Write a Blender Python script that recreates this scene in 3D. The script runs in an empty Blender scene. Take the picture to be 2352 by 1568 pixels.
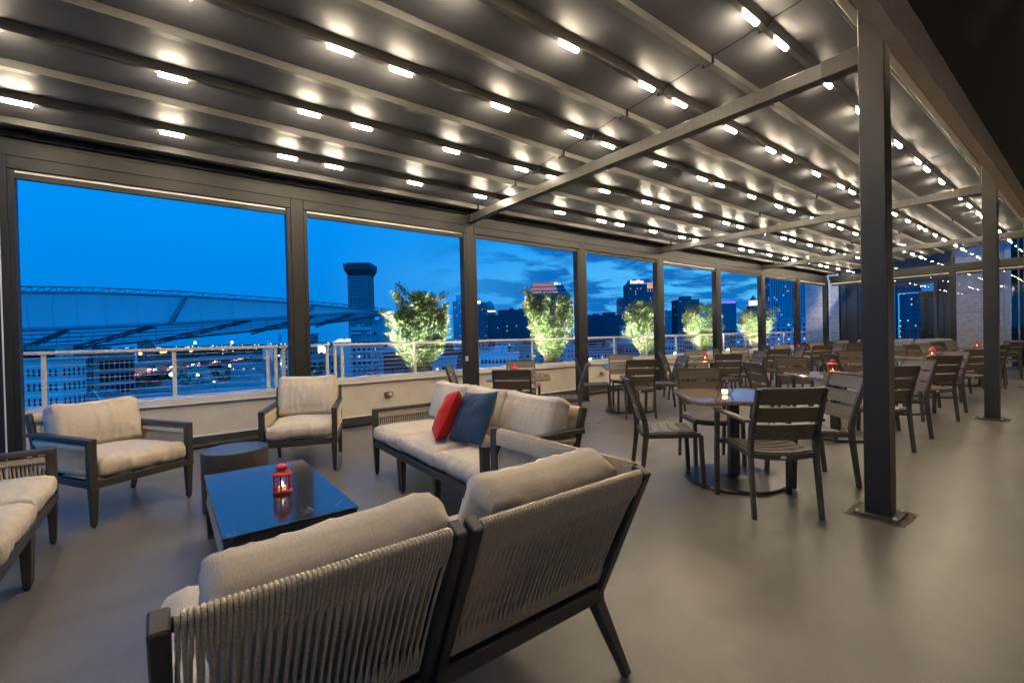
import bpy, bmesh, math, random
from mathutils import Vector, Matrix, noise as mnoise

SC = bpy.context.scene
COL = SC.collection
# ------------------------------------------------------------------ camera
H = 1.25
RIGHT = Vector((0.79478619, -0.60646318, -0.02274493))
DOWN = Vector((-0.02414549, 0.00584935, -0.99969134))
FWD = Vector((0.60640903, 0.79509006, -0.00999437))
CAMPOS = Vector((0, 0, H))
cd = bpy.data.cameras.new("camera")
cd.sensor_width = 36.0
cd.lens = 15.936
cd.clip_start = 0.05
cd.clip_end = 20000
cam = bpy.data.objects.new("camera", cd)
COL.objects.link(cam)
M3 = Matrix((RIGHT, -DOWN, -FWD)).transposed()
cam.matrix_world = Matrix.Translation(CAMPOS) @ M3.to_4x4()
SC.camera = cam
F_PX = 1041.14

def at(px, py, depth):
    """world point seen at (px,py) of a 2352x1568 frame at a depth along the view axis"""
    d = RIGHT * ((px - 1176) / F_PX) + DOWN * ((py - 784) / F_PX) + FWD
    return CAMPOS + d * depth

# ------------------------------------------------------------------ world (dusk sky)
W = bpy.data.worlds.new("World")
SC.world = W
W.use_nodes = True
nt = W.node_tree
nt.nodes.clear()
def N(t, **kw):
    n = nt.nodes.new(t)
    for k, v in kw.items():
        setattr(n, k, v)
    return n
L = nt.links.new
out = N('ShaderNodeOutputWorld')
bg = N('ShaderNodeBackground')
tc = N('ShaderNodeTexCoord')
sep = N('ShaderNodeSeparateXYZ')
L(tc.outputs['Generated'], sep.inputs[0])
rampL = N('ShaderNodeValToRGB')          # deep side of the sky (towards -x)
rampR = N('ShaderNodeValToRGB')          # paler after-glow side (towards +x)
def setramp(r, stops):
    e = r.color_ramp.elements
    while len(e) > 1:
        e.remove(e[-1])
    e[0].position, e[0].color = stops[0][0], (*stops[0][1], 1)
    for p, c in stops[1:]:
        q = e.new(p)
        q.color = (*c, 1)
setramp(rampL, [(0.0, (.0, .20, .68)), (0.06, (.0, .225, .76)), (0.2, (.0, .265, .88)), (0.35, (.0, .30, .95)), (0.6, (.0, .22, .76)), (1, (.0, .15, .58))])
setramp(rampR, [(0.0, (.06, .45, .88)), (0.05, (.08, .50, .94)), (0.13, (.085, .52, .98)), (0.2, (.03, .40, .93)), (0.4, (.0, .27, .84)), (0.7, (.0, .19, .68)), (1, (.0, .13, .55))])
L(sep.outputs['Z'], rampL.inputs[0])
L(sep.outputs['Z'], rampR.inputs[0])
azm = N('ShaderNodeMapRange')
L(sep.outputs['X'], azm.inputs[0])
azm.inputs[1].default_value = .25
azm.inputs[2].default_value = .9
mixA = N('ShaderNodeMix', data_type='RGBA')
L(azm.outputs[0], mixA.inputs[0])
L(rampL.outputs[0], mixA.inputs[6])
L(rampR.outputs[0], mixA.inputs[7])
# clouds: project direction to a plane so that they flatten to the horizon
zadd = N('ShaderNodeMath', operation='ADD')
L(sep.outputs['Z'], zadd.inputs[0])
zadd.inputs[1].default_value = .12
dv = N('ShaderNodeVectorMath', operation='DIVIDE')
comb = N('ShaderNodeCombineXYZ')
for i in range(3):
    L(zadd.outputs[0], comb.inputs[i])
L(tc.outputs['Generated'], dv.inputs[0])
L(comb.outputs[0], dv.inputs[1])
nz = N('ShaderNodeTexNoise')
nz.inputs['Scale'].default_value = 2.1
nz.inputs['Detail'].default_value = 7
nz.inputs['Roughness'].default_value = .58
nz.inputs['Distortion'].default_value = .3
L(dv.outputs[0], nz.inputs['Vector'])
cr = N('ShaderNodeValToRGB')
setramp(cr, [(0.43, (0, 0, 0)), (0.54, (1, 1, 1))])
L(nz.outputs['Fac'], cr.inputs[0])
cm = N('ShaderNodeMapRange')            # clouds live on the +x side
L(sep.outputs['X'], cm.inputs[0])
cm.inputs[1].default_value = .42
cm.inputs[2].default_value = .66
cm.inputs[4].default_value = .9
cmul = N('ShaderNodeMath', operation='MULTIPLY')
L(cr.outputs[0], cmul.inputs[0])
L(cm.outputs[0], cmul.inputs[1])
mixC = N('ShaderNodeMix', data_type='RGBA')
L(cmul.outputs[0], mixC.inputs[0])
L(mixA.outputs[2], mixC.inputs[6])
mixC.inputs[7].default_value = (.0, .115, .47, 1)
# a Nishita sky with the sun just below the horizon adds its own soft twilight on top
sky = N('ShaderNodeTexSky')
sky.sky_type = 'NISHITA'
sky.sun_disc = False
sky.sun_elevation = math.radians(-4)
sky.sun_rotation = math.radians(70)
skym = N('ShaderNodeMix', data_type='RGBA', blend_type='MULTIPLY')
skym.inputs[0].default_value = 1
L(sky.outputs[0], skym.inputs[6])
skym.inputs[7].default_value = (.0, .05, .1, 1)
addS = N('ShaderNodeMix', data_type='RGBA', blend_type='ADD')
addS.inputs[0].default_value = 1
L(mixC.outputs[2], addS.inputs[6])
L(skym.outputs[2], addS.inputs[7])
# unseen half of the sky behind the building, brightened to light the city
unseen_boost = N('ShaderNodeMapRange')
L(sep.outputs['Y'], unseen_boost.inputs[0])
unseen_boost.inputs[1].default_value = .15
unseen_boost.inputs[2].default_value = -.75
unseen_boost.inputs[3].default_value = 1.0
unseen_boost.inputs[4].default_value = 3.2
wmul = N('ShaderNodeVectorMath', operation='SCALE')
L(addS.outputs[2], wmul.inputs[0])
L(unseen_boost.outputs[0], wmul.inputs['Scale'])
L(wmul.outputs[0], bg.inputs[0])
bg.inputs[1].default_value = 1.0
L(bg.outputs[0], out.inputs[0])

SC.view_settings.view_transform = 'Standard'
SC.view_settings.look = 'None'
SC.view_settings.exposure = 0
SC.view_settings.gamma = 1
SC.render.engine = 'CYCLES'
SC.cycles.use_denoising = True
SC.cycles.use_light_tree = True
SC.cycles.sample_clamp_indirect = 6
SC.cycles.max_bounces = 8
SC.cycles.diffuse_bounces = 4
SC.cycles.glossy_bounces = 4
SC.cycles.transparent_max_bounces = 16
SC.cycles.caustics_reflective = False
SC.cycles.caustics_refractive = False
LAMP_EMIT = 242.0
# ------------------------------------------------------------------ materials
MATS = {}
def mat(name, base, rough=.5, metal=0., var=0., scale=8., bump=0., bscale=60., spec=.5, stretch=None, rvar=0., emit=None, estr=0., sheen=0., detail=4., coat=0.):
    if name in MATS:
        return MATS[name]
    m = bpy.data.materials.new(name)
    m.use_nodes = True
    t = m.node_tree
    b = t.nodes['Principled BSDF']
    b.inputs['Base Color'].default_value = (*base, 1)
    b.inputs['Roughness'].default_value = rough
    b.inputs['Metallic'].default_value = metal
    b.inputs['Specular IOR Level'].default_value = spec
    if sheen:
        b.inputs['Sheen Weight'].default_value = sheen
    if coat:
        b.inputs['Coat Weight'].default_value = coat
        b.inputs['Coat Roughness'].default_value = .05
    if emit:
        b.inputs['Emission Color'].default_value = (*emit, 1)
        b.inputs['Emission Strength'].default_value = estr
    vec = None
    if var or bump or rvar:
        c = t.nodes.new('ShaderNodeTexCoord')
        mp = t.nodes.new('ShaderNodeMapping')
        t.links.new(c.outputs['Object'], mp.inputs[0])
        if stretch:
            mp.inputs['Scale'].default_value = stretch
        vec = mp.outputs[0]
    if var or rvar:
        n = t.nodes.new('ShaderNodeTexNoise')
        n.inputs['Scale'].default_value = scale
        n.inputs['Detail'].default_value = detail
        t.links.new(vec, n.inputs['Vector'])
        if var:
            mr = t.nodes.new('ShaderNodeMapRange')
            mr.inputs[1].default_value = .3
            mr.inputs[2].default_value = .7
            mr.inputs[3].default_value = 1 - var
            mr.inputs[4].default_value = 1 + var
            t.links.new(n.outputs['Fac'], mr.inputs[0])
            mx = t.nodes.new('ShaderNodeMix')
            mx.data_type = 'RGBA'
            mx.blend_type = 'MULTIPLY'
            mx.inputs[0].default_value = 1
            mx.inputs[6].default_value = (*base, 1)
            t.links.new(mr.outputs[0], mx.inputs[7])
            t.links.new(mx.outputs[2], b.inputs['Base Color'])
        if rvar:
            mr2 = t.nodes.new('ShaderNodeMapRange')
            mr2.inputs[1].default_value = .3
            mr2.inputs[2].default_value = .7
            mr2.inputs[3].default_value = max(.02, rough - rvar)
            mr2.inputs[4].default_value = rough + rvar
            t.links.new(n.outputs['Fac'], mr2.inputs[0])
            t.links.new(mr2.outputs[0], b.inputs['Roughness'])
    if bump:
        n2 = t.nodes.new('ShaderNodeTexNoise')
        n2.inputs['Scale'].default_value = bscale
        n2.inputs['Detail'].default_value = 3
        t.links.new(vec, n2.inputs['Vector'])
        bp = t.nodes.new('ShaderNodeBump')
        bp.inputs['Strength'].default_value = bump
        bp.inputs['Distance'].default_value = .01
        t.links.new(n2.outputs['Fac'], bp.inputs['Height'])
        t.links.new(bp.outputs[0], b.inputs['Normal'])
    MATS[name] = m
    return m

def emis(name, col, s):
    if name in MATS:
        return MATS[name]
    m = bpy.data.materials.new(name)
    m.use_nodes = True
    t = m.node_tree
    t.nodes.clear()
    o = t.nodes.new('ShaderNodeOutputMaterial')
    e = t.nodes.new('ShaderNodeEmission')
    e.inputs[0].default_value = (*col, 1)
    e.inputs[1].default_value = s
    t.links.new(e.outputs[0], o.inputs[0])
    MATS[name] = m
    return m

def glass(name, tint=(1, 1, 1), gl=.5, rough=0.0):
    """thin pane: mostly clear, mirror by fresnel"""
    if name in MATS:
        return MATS[name]
    m = bpy.data.materials.new(name)
    m.use_nodes = True
    t = m.node_tree
    t.nodes.clear()
    o = t.nodes.new('ShaderNodeOutputMaterial')
    tr = t.nodes.new('ShaderNodeBsdfTransparent')
    tr.inputs[0].default_value = (*tint, 1)
    g = t.nodes.new('ShaderNodeBsdfGlossy')
    g.inputs['Roughness'].default_value = rough
    fr = t.nodes.new('ShaderNodeFresnel')
    fr.inputs[0].default_value = 1.0 + gl
    mx = t.nodes.new('ShaderNodeMixShader')
    t.links.new(fr.outputs[0], mx.inputs[0])
    t.links.new(tr.outputs[0], mx.inputs[1])
    t.links.new(g.outputs[0], mx.inputs[2])
    t.links.new(mx.outputs[0], o.inputs[0])
    MATS[name] = m
    return m

def weave_mat(name, base, f1=420., f2=420., var=.16, rough=.9, bump=.25):
    """woven cloth: crossing threads with slubs"""
    if name in MATS:
        return MATS[name]
    m = bpy.data.materials.new(name)
    m.use_nodes = True
    t = m.node_tree
    b = t.nodes['Principled BSDF']
    b.inputs['Roughness'].default_value = rough
    b.inputs['Specular IOR Level'].default_value = .2
    b.inputs['Sheen Weight'].default_value = .15
    c = t.nodes.new('ShaderNodeTexCoord')
    outs = []
    for sc in ((f1, f1 * .04, f1 * .3), (f2 * .04, f2, f2 * .3)):
        mp = t.nodes.new('ShaderNodeMapping')
        mp.inputs['Scale'].default_value = sc
        t.links.new(c.outputs['Object'], mp.inputs[0])
        n = t.nodes.new('ShaderNodeTexNoise')
        n.inputs['Scale'].default_value = 1
        n.inputs['Detail'].default_value = 2
        t.links.new(mp.outputs[0], n.inputs['Vector'])
        outs.append(n.outputs['Fac'])
    big = t.nodes.new('ShaderNodeTexNoise')
    big.inputs['Scale'].default_value = 5
    big.inputs['Detail'].default_value = 3
    t.links.new(c.outputs['Object'], big.inputs['Vector'])
    a = t.nodes.new('ShaderNodeMath')
    a.operation = 'ADD'
    t.links.new(outs[0], a.inputs[0])
    t.links.new(outs[1], a.inputs[1])
    a2 = t.nodes.new('ShaderNodeMath')
    a2.operation = 'MULTIPLY_ADD'
    a2.inputs[1].default_value = .5
    t.links.new(big.outputs['Fac'], a2.inputs[0])
    t.links.new(a.outputs[0], a2.inputs[2])
    mr = t.nodes.new('ShaderNodeMapRange')
    mr.inputs[1].default_value = .85
    mr.inputs[2].default_value = 1.65
    mr.inputs[3].default_value = 1 - var
    mr.inputs[4].default_value = 1 + var
    t.links.new(a2.outputs[0], mr.inputs[0])
    mx = t.nodes.new('ShaderNodeMix')
    mx.data_type = 'RGBA'
    mx.blend_type = 'MULTIPLY'
    mx.inputs[0].default_value = 1
    mx.inputs[6].default_value = (*base, 1)
    t.links.new(mr.outputs[0], mx.inputs[7])
    t.links.new(mx.outputs[2], b.inputs['Base Color'])
    bp = t.nodes.new('ShaderNodeBump')
    bp.inputs['Strength'].default_value = bump
    bp.inputs['Distance'].default_value = .004
    t.links.new(a.outputs[0], bp.inputs['Height'])
    t.links.new(bp.outputs[0], b.inputs['Normal'])
    MATS[name] = m
    return m

# ------------------------------------------------------------------ mesh builder
class MB:
    def __init__(s):
        s.v, s.f, s.sm = [], [], []
    def add(s, vs, fs, smooth=False):
        o = len(s.v)
        s.v += [tuple(x) for x in vs]
        for f in fs:
            s.f.append(tuple(i + o for i in f))
            s.sm.append(smooth)
        return s
    def hexa(s, c8, bev=0.):
        """eight corners in order (---,+--,++-,-+-,--+,+-+,+++,-++), optional chamfer"""
        c = [Vector(x) for x in c8]
        quads = [(0, 3, 2, 1), (4, 5, 6, 7), (0, 1, 5, 4), (1, 2, 6, 5), (2, 3, 7, 6), (3, 0, 4, 7)]
        if bev <= 0:
            return s.add(c, quads)
        nb = {0: (1, 3, 4), 1: (0, 2, 5), 2: (1, 3, 6), 3: (0, 2, 7), 4: (0, 5, 7), 5: (1, 4, 6), 6: (2, 5, 7), 7: (3, 4, 6)}
        vs, idx = [], {}
        for qi, q in enumerate(quads):
            for k, i in enumerate(q):
                pv, nx = c[q[k - 1]], c[q[(k + 1) % 4]]
                d1, d2 = pv - c[i], nx - c[i]
                p = c[i] + d1.normalized() * min(bev, d1.length * .45) + d2.normalized() * min(bev, d2.length * .45)
                idx[(qi, i)] = len(vs)
                vs.append(p)
        fs = [tuple(idx[(qi, i)] for i in q) for qi, q in enumerate(quads)]
        done = set()
        for qi, q in enumerate(quads):
            for k in range(4):
                a, b = q[k], q[(k + 1) % 4]
                if (b, a) in done or (a, b) in done:
                    continue
                for qj, r in enumerate(quads):
                    if qj != qi and a in r and b in r:
                        fs.append((idx[(qi, b)], idx[(qi, a)], idx[(qj, a)], idx[(qj, b)]))
                done.add((a, b))
        for i in range(8):
            ks = [idx[(qi, i)] for qi, q in enumerate(quads) if i in q]
            n = (vs[ks[1]] - vs[ks[0]]).cross(vs[ks[2]] - vs[ks[0]])
            ctr = sum(c, Vector()) / 8
            if n.dot(c[i] - ctr) < 0:
                ks.reverse()
            fs.append(tuple(ks))
        return s.add(vs, fs)
    def box(s, lo, hi, bev=0., m=None):
        x0, y0, z0 = lo
        x1, y1, z1 = hi
        c = [Vector(p) for p in ((x0, y0, z0), (x1, y0, z0), (x1, y1, z0), (x0, y1, z0), (x0, y0, z1), (x1, y0, z1), (x1, y1, z1), (x0, y1, z1))]
        if m is not None:
            c = [m @ p for p in c]
        return s.hexa(c, bev)
    def bar(s, p0, p1, w, h, side=(1, 0, 0), bev=.003, w1=None, h1=None):
        """rectangular bar from p0 to p1; w along side, h across"""
        p0, p1 = Vector(p0), Vector(p1)
        d = (p1 - p0).normalized()
        a = Vector(side)
        a = (a - d * a.dot(d)).normalized()
        b = d.cross(a)
        w1 = w if w1 is None else w1
        h1 = h if h1 is None else h1
        c = []
        for p, ww, hh in ((p0, w, h), (p1, w1, h1)):
            c += [p - a * ww / 2 - b * hh / 2, p + a * ww / 2 - b * hh / 2, p + a * ww / 2 + b * hh / 2, p - a * ww / 2 + b * hh / 2]
        return s.hexa(c, bev)
    def sweep(s, pts, w, h, side=(1, 0, 0), ws=None, hs=None):
        """rectangular section swept along a polyline"""
        pts = [Vector(p) for p in pts]
        n = len(pts)
        vs = []
        for i, p in enumerate(pts):
            d = (pts[min(i + 1, n - 1)] - pts[max(i - 1, 0)]).normalized()
            a = Vector(side)
            a = (a - d * a.dot(d)).normalized()
            b = d.cross(a)
            ww, hh = (ws[i] if ws else w), (hs[i] if hs else h)
            vs += [p - a * ww / 2 - b * hh / 2, p + a * ww / 2 - b * hh / 2, p + a * ww / 2 + b * hh / 2, p - a * ww / 2 + b * hh / 2]
        fs = [(3, 2, 1, 0), tuple(range(4 * n - 4, 4 * n))]
        for i in range(n - 1):
            for k in range(4):
                fs.append((4 * i + k, 4 * i + (k + 1) % 4, 4 * i + 4 + (k + 1) % 4, 4 * i + 4 + k))
        return s.add(vs, fs)
    def tube(s, pts, r, n=6, rs=None, cap=True, smooth=True):
        pts = [Vector(p) for p in pts]
        k = len(pts)
        vs = []
        ref = Vector((0, 0, 1))
        if abs((pts[-1] - pts[0]).normalized().z) > .9:
            ref = Vector((1, 0, 0))
        for i, p in enumerate(pts):
            d = (pts[min(i + 1, k - 1)] - pts[max(i - 1, 0)])
            d = d.normalized() if d.length > 1e-9 else Vector((0, 0, 1))
            a = ref - d * ref.dot(d)
            a = a.normalized() if a.length > 1e-4 else d.orthogonal().normalized()
            b = d.cross(a)
            rr = rs[i] if rs else r
            for j in range(n):
                t = 2 * math.pi * j / n
                vs.append(p + a * (math.cos(t) * rr) + b * (math.sin(t) * rr))
        fs = []
        for i in range(k - 1):
            for j in range(n):
                fs.append((i * n + j, i * n + (j + 1) % n, (i + 1) * n + (j + 1) % n, (i + 1) * n + j))
        s.add(vs, fs, smooth)
        if cap:
            o = len(s.v) - len(vs)
            s.f.append(tuple(o + j for j in reversed(range(n))))
            s.f.append(tuple(o + (k - 1) * n + j for j in range(n)))
            s.sm += [False, False]
        return s
    def lathe(s, prof, n=24, c=(0, 0, 0), smooth=True):
        c = Vector(c)
        vs, fs = [], []
        for r, z in prof:
            for j in range(n):
                t = 2 * math.pi * j / n
                vs.append(c + Vector((r * math.cos(t), r * math.sin(t), z)))
        for i in range(len(prof) - 1):
            for j in range(n):
                fs.append((i * n + j, i * n + (j + 1) % n, (i + 1) * n + (j + 1) % n, (i + 1) * n + j))
        return s.add(vs, fs, smooth)
    def build(s, name, material, parent=None, sharp=None):
        me = bpy.data.meshes.new(name)
        me.from_pydata(s.v, [], s.f)
        me.polygons.foreach_set('use_smooth', s.sm)
        me.update()
        if sharp:
            me.set_sharp_from_angle(angle=math.radians(sharp))
        me.materials.append(material)
        o = bpy.data.objects.new(name, me)
        COL.objects.link(o)
        if parent is not None:
            o.parent = parent
        return o

def thing(name, label, cat, loc=(0, 0, 0), rotz=0., group=None):
    o = bpy.data.objects.new(name, None)
    o.empty_display_size = .1
    COL.objects.link(o)
    o.location = loc
    o.rotation_euler = (0, 0, rotz)
    o['label'], o['category'] = label, cat
    if group:
        o['group'] = group
    return o
def tag(o, label, cat, group=None):
    o['label'], o['category'] = label, cat
    if group:
        o['group'] = group
    return o
def struct(o):
    o['kind'] = 'structure'
    return o
def dup(root, loc, rotz, label, group=None):
    r = root.copy()
    COL.objects.link(r)
    r.location = loc
    r.rotation_euler = (0, 0, rotz)
    r['label'] = label
    if group:
        r['group'] = group
    for ch in list(root.children):
        c = ch.copy()
        COL.objects.link(c)
        c.parent = r
        for g in list(ch.children):
            d = g.copy()
            COL.objects.link(d)
            d.parent = c
    return r
ORD = ['first', 'second', 'third', 'fourth', 'fifth', 'sixth', 'seventh', 'eighth', 'ninth', 'tenth', 'eleventh', 'twelfth']
def rotz_to(hx, hy):
    """rotation that turns local +y to the heading"""
    return math.atan2(hy, hx) - math.pi / 2

# materials in use
M_floor = None
M_bronze = mat('bronze_powder_coat', (.045, .041, .035), .42, var=.06, scale=30, bump=.05, bscale=400)
M_post = mat('bronze_column', (.021, .0208, .0205), .5, var=.05, scale=14, bump=.05, bscale=300, spec=.25)
M_dark = mat('black_steel', (.018, .018, .019), .4, var=.1, scale=20)
M_gasket = mat('black_gasket', (.006, .006, .007), .6)
M_rail = mat('rail_paint', (.60, .56, .50), .45, var=.05, scale=12)
M_cable = mat('cable_steel', (.42, .38, .33), .45)
M_stucco = mat('parapet_stucco', (.62, .54, .445), .85, var=.06, scale=5, bump=.35, bscale=140)
M_coping = mat('coping_metal', (.66, .61, .53), .4, var=.04, scale=6)
M_white = mat('white_trim', (.78, .75, .70), .6)
M_fabric = mat('roof_fabric', (.128, .131, .142), .46, spec=.22, var=.05, scale=3, stretch=(.4, 6, 6), rvar=.03)
M_rib = mat('roof_rib', (.095, .092, .086), .38, var=.05, scale=10, stretch=(.3, 4, 4))
M_cush = weave_mat('beige_linen', (.585, .495, .39))
M_rope = mat('taupe_rope', (.86, .70, .50), .85, var=.28, scale=260, bump=.6, bscale=500, spec=.2)
M_frame = mat('sofa_frame', (.042, .038, .034), .42, var=.06, scale=20, bump=.04, bscale=300)
M_red = weave_mat('red_cloth', (.62, .022, .02), 700, 700, .08, .8, .12)
M_navy = weave_mat('navy_cloth', (.018, .048, .105), 700, 700, .1, .8, .15)
M_redpaint = mat('red_enamel', (.62, .028, .022), .28, var=.05, scale=30)
M_candle = emis('candle_glow', (1, .62, .27), 9.)
M_wax = mat('candle_wax', (.8, .7, .5), .5, emit=(1, .6, .25), estr=1.2)
M_glass = glass('lantern_glass', (.95, .95, .95), .4)
M_chair = mat('chair_slat', (.108, .084, .057), .45, var=.12, scale=9, stretch=(.6, 8, 8), bump=.12, bscale=120)
M_chairf = mat('chair_frame', (.052, .044, .036), .42, var=.06, scale=30)
M_led = emis('led_warm', (1.0, .83, .59), LAMP_EMIT)
M_badge = mat('cream_badge', (.75, .70, .6), .4)

# ------------------------------------------------------------------ floor
def floor_mat():
    m = bpy.data.materials.new('deck_coating')
    m.use_nodes = True
    t = m.node_tree
    b = t.nodes['Principled BSDF']
    c = t.nodes.new('ShaderNodeTexCoord')
    def noise(sc, det, rough=.55, st=None):
        mp = t.nodes.new('ShaderNodeMapping')
        if st:
            mp.inputs['Scale'].default_value = st
        t.links.new(c.outputs['Object'], mp.inputs[0])
        n = t.nodes.new('ShaderNodeTexNoise')
        n.inputs['Scale'].default_value = sc
        n.inputs['Detail'].default_value = det
        n.inputs['Roughness'].default_value = rough
        t.links.new(mp.outputs[0], n.inputs['Vector'])
        return n.outputs['Fac']
    def rng(s, a, bb, lo, hi):
        r = t.nodes.new('ShaderNodeMapRange')
        r.inputs[1].default_value, r.inputs[2].default_value, r.inputs[3].default_value, r.inputs[4].default_value = a, bb, lo, hi
        t.links.new(s, r.inputs[0])
        return r.outputs[0]
    def mul(x, y):
        q = t.nodes.new('ShaderNodeMath')
        q.operation = 'MULTIPLY'
        t.links.new(x, q.inputs[0])
        t.links.new(y, q.inputs[1])
        return q.outputs[0]
    big = rng(noise(.55, 6, .6), .3, .7, .74, 1.22)
    mid = rng(noise(2.6, 4, .55, (1, .5, 1)), .2, .8, .80, 1.2)
    scuff = rng(noise(1.7, 3, .5, (.3, 1.9, 1)), .42, .68, 1.03, .88)
    fine = rng(noise(160, 2), .35, .65, .92, 1.08)
    specks = rng(noise(210, 0), .76, .80, 1, .65)
    pale = rng(noise(170, 0), .79, .82, 1, 1.4)
    k = mul(mul(mul(mul(mul(big, mid), fine), specks), scuff), pale)
    mx = t.nodes.new('ShaderNodeMix')
    mx.data_type = 'RGBA'
    mx.blend_type = 'MULTIPLY'
    mx.inputs[0].default_value = 1
    mx.inputs[6].default_value = (.165, .147, .126, 1)
    t.links.new(k, mx.inputs[7])
    t.links.new(mx.outputs[2], b.inputs['Base Color'])
    t.links.new(rng(noise(2.6, 4, .55, (1, .5, 1)), .2, .8, .25, .42), b.inputs['Roughness'])
    bp = t.nodes.new('ShaderNodeBump')
    bp.inputs['Strength'].default_value = .25
    bp.inputs['Distance'].default_value = .004
    t.links.new(noise(90, 4), bp.inputs['Height'])
    t.links.new(bp.outputs[0], b.inputs['Normal'])
    return m
M_floor = floor_mat()
mb = MB()
mb.box((-8, -6, -.3), (24, 6.64, 0))
struct(mb.build('deck_floor', M_floor))

# ------------------------------------------------------------------ parapet
Yw = 6.62
def parapet(x0, x1, zb, label):
    p = thing('parapet_wall', label, 'wall', ((x0 + x1) / 2, Yw, 0), 0, 'parapet walls')
    X0, X1 = x0 - (x0 + x1) / 2, x1 - (x0 + x1) / 2
    b = MB()
    b.box((X0, .004, -.02), (X1, .30, zb))
    b.build('wall', M_stucco, p)
    b = MB()
    n = max(1, round((x1 - x0) / 2.35))
    for i in range(n):
        a, c = X0 + (X1 - X0) * i / n + .002, X0 + (X1 - X0) * (i + 1) / n - .002
        b.box((a, -.035, zb - .005), (c, .36, zb + .068), .004)
    cp = b.build('coping', M_coping, p)
    b = MB()
    b.box((X0, -.041, zb - .012), (X1, -.02, zb + .002))
    b.build('drip_edge', M_white, p)
    b = MB()
    b.box((X0, -.022, .142), (X1, .0, .16))
    b.build('light_reveal', M_white, p)
    b = MB()
    b.box((X0, -.03, -.01), (X1, .0, .14))
    pts = []
    b.tube([(X0, -.035, .035), (X1, -.035, .035)], .033, 10)
    b.build('kick_base', mat('kick_membrane', (.045, .04, .034), .5, var=.2, scale=6, bump=.5, bscale=20), p)
    return p
parapet(-6, 1.88, .555, 'lower cream stucco parapet with metal coping behind the armchairs')
parapet(1.88, 20.4, .64, 'long cream stucco parapet with coping running behind the dining tables')

# ------------------------------------------------------------------ railings
Yr = 6.78
def railing(posts, ztop, zbase, label, x0=None, x1=None):
    x0 = posts[0] if x0 is None else x0
    x1 = posts[-1] if x1 is None else x1
    p = thing('cable_railing', label, 'railing', (x0, Yr, 0), 0, 'cable railings')
    for X in posts:
        b = MB()
        b.box((X - x0 - .021, -.010, zbase), (X - x0 + .021, .010, ztop - .03), .002)
        b.box((X - x0 - .05, -.035, zbase), (X - x0 + .05, .035, zbase + .012), .002)
        b.build('post', M_rail, p)
    b = MB()
    b.box((-.03, -.032, ztop - .032), (x1 - x0 + .03, .032, ztop + .006), .006)
    b.build('top_rail', M_rail, p)
    nc = 7
    for i in range(nc):
        z = zbase + .03 + (ztop - .05 - zbase) * (i + .35) / (nc)
        b = MB()
        m = int((x1 - x0) / .6) + 2
        b.tube([((x1 - x0) * k / m, 0, z - .004 * math.sin(math.pi * ((k * .6) % 1.2) / 1.2)) for k in range(m + 1)], .0036, 5)
        b.build('cable', M_cable, p)
    return p
railing([-3.2, -2.1, -1.03, .07, 1.07, 1.165], 1.205, .62, 'cream cable railing on the low parapet behind the armchairs', -3.2, 1.165)
railing([1.26, 1.83], 1.205, .62, 'short cream railing panel beside the screen post, left of the long railing', 1.26, 1.83)
railing([1.94, 2.04, 3.19, 4.40, 5.66, 6.87, 8.08, 9.28, 10.53, 11.72, 12.95, 14.24, 15.6, 17.0, 18.2, 19.2, 20.22], 1.205, .705, 'long cream cable railing in front of the lit bushes')

# ------------------------------------------------------------------ pergola structure
XJ = [-1.19, 3.785, 8.765, 13.745, 18.72]        # roof joints (beam centres)
PITCH = 2.49
Yp = 6.0                                        # inner face of the screen wall
WX = [-1.10 + PITCH * k for k in range(9)]      # screen-wall posts
WX = [3.80 + PITCH * (k - 2) for k in range(9)]
for k, X in enumerate(WX):
    t = thing('screen_post', 'bronze screen post with side tracks, %s from the left' % ORD[k], 'post', (X, Yp + .07, 0), 0, 'bronze posts along the parapet')
    b = MB()
    b.box((-.07, -.07, 0), (.07, .07, 2.992), .004)
    b.build('column', M_post, t)
    if k == 0:
        b = MB()
        b.box((.012, -.076, .02), (.022, -.0705, 2.86))
        b.build('guide_strip', M_white, t)
    for sx in (-1, 1):
        b = MB()
        if not (k == 0 and sx < 0) and not (k == 8 and sx > 0):
            b.box((sx * .0945 - .0225, -.066, .0), (sx * .0945 + .0225, .06, 2.872), .003)
            b.build('side_track', M_post, t)
    b = MB()
    b.box((-.11, -.11, 0), (.11, .11, .012), .002)
    b.build('base_plate', M_dark, t)

t = thing('header_beam', 'long bronze header beam above the roller screens along the parapet', 'beam', (0, Yp, 0))
b = MB()
b.box((WX[0] - .07, .0, 2.994), (XJ[-1] - .01, .14, 3.115), .003)
b.build('beam', M_post, t)
b = MB()
b.box((WX[0] - .07, .04, 3.118), (XJ[-1] - .01, .18, 3.16))
b.build('gasket', M_gasket, t)
b = MB()
b.box((WX[0] - .07, -.02, 3.163), (XJ[-1] - .01, .2, 3.215), .004)
b.box((WX[0] - .07, -.075, 3.219), (XJ[-1] - .01, .2, 3.27), .004)
b.build('gutter', mat('gutter_dark', (.035, .033, .032), .4), t)

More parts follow.
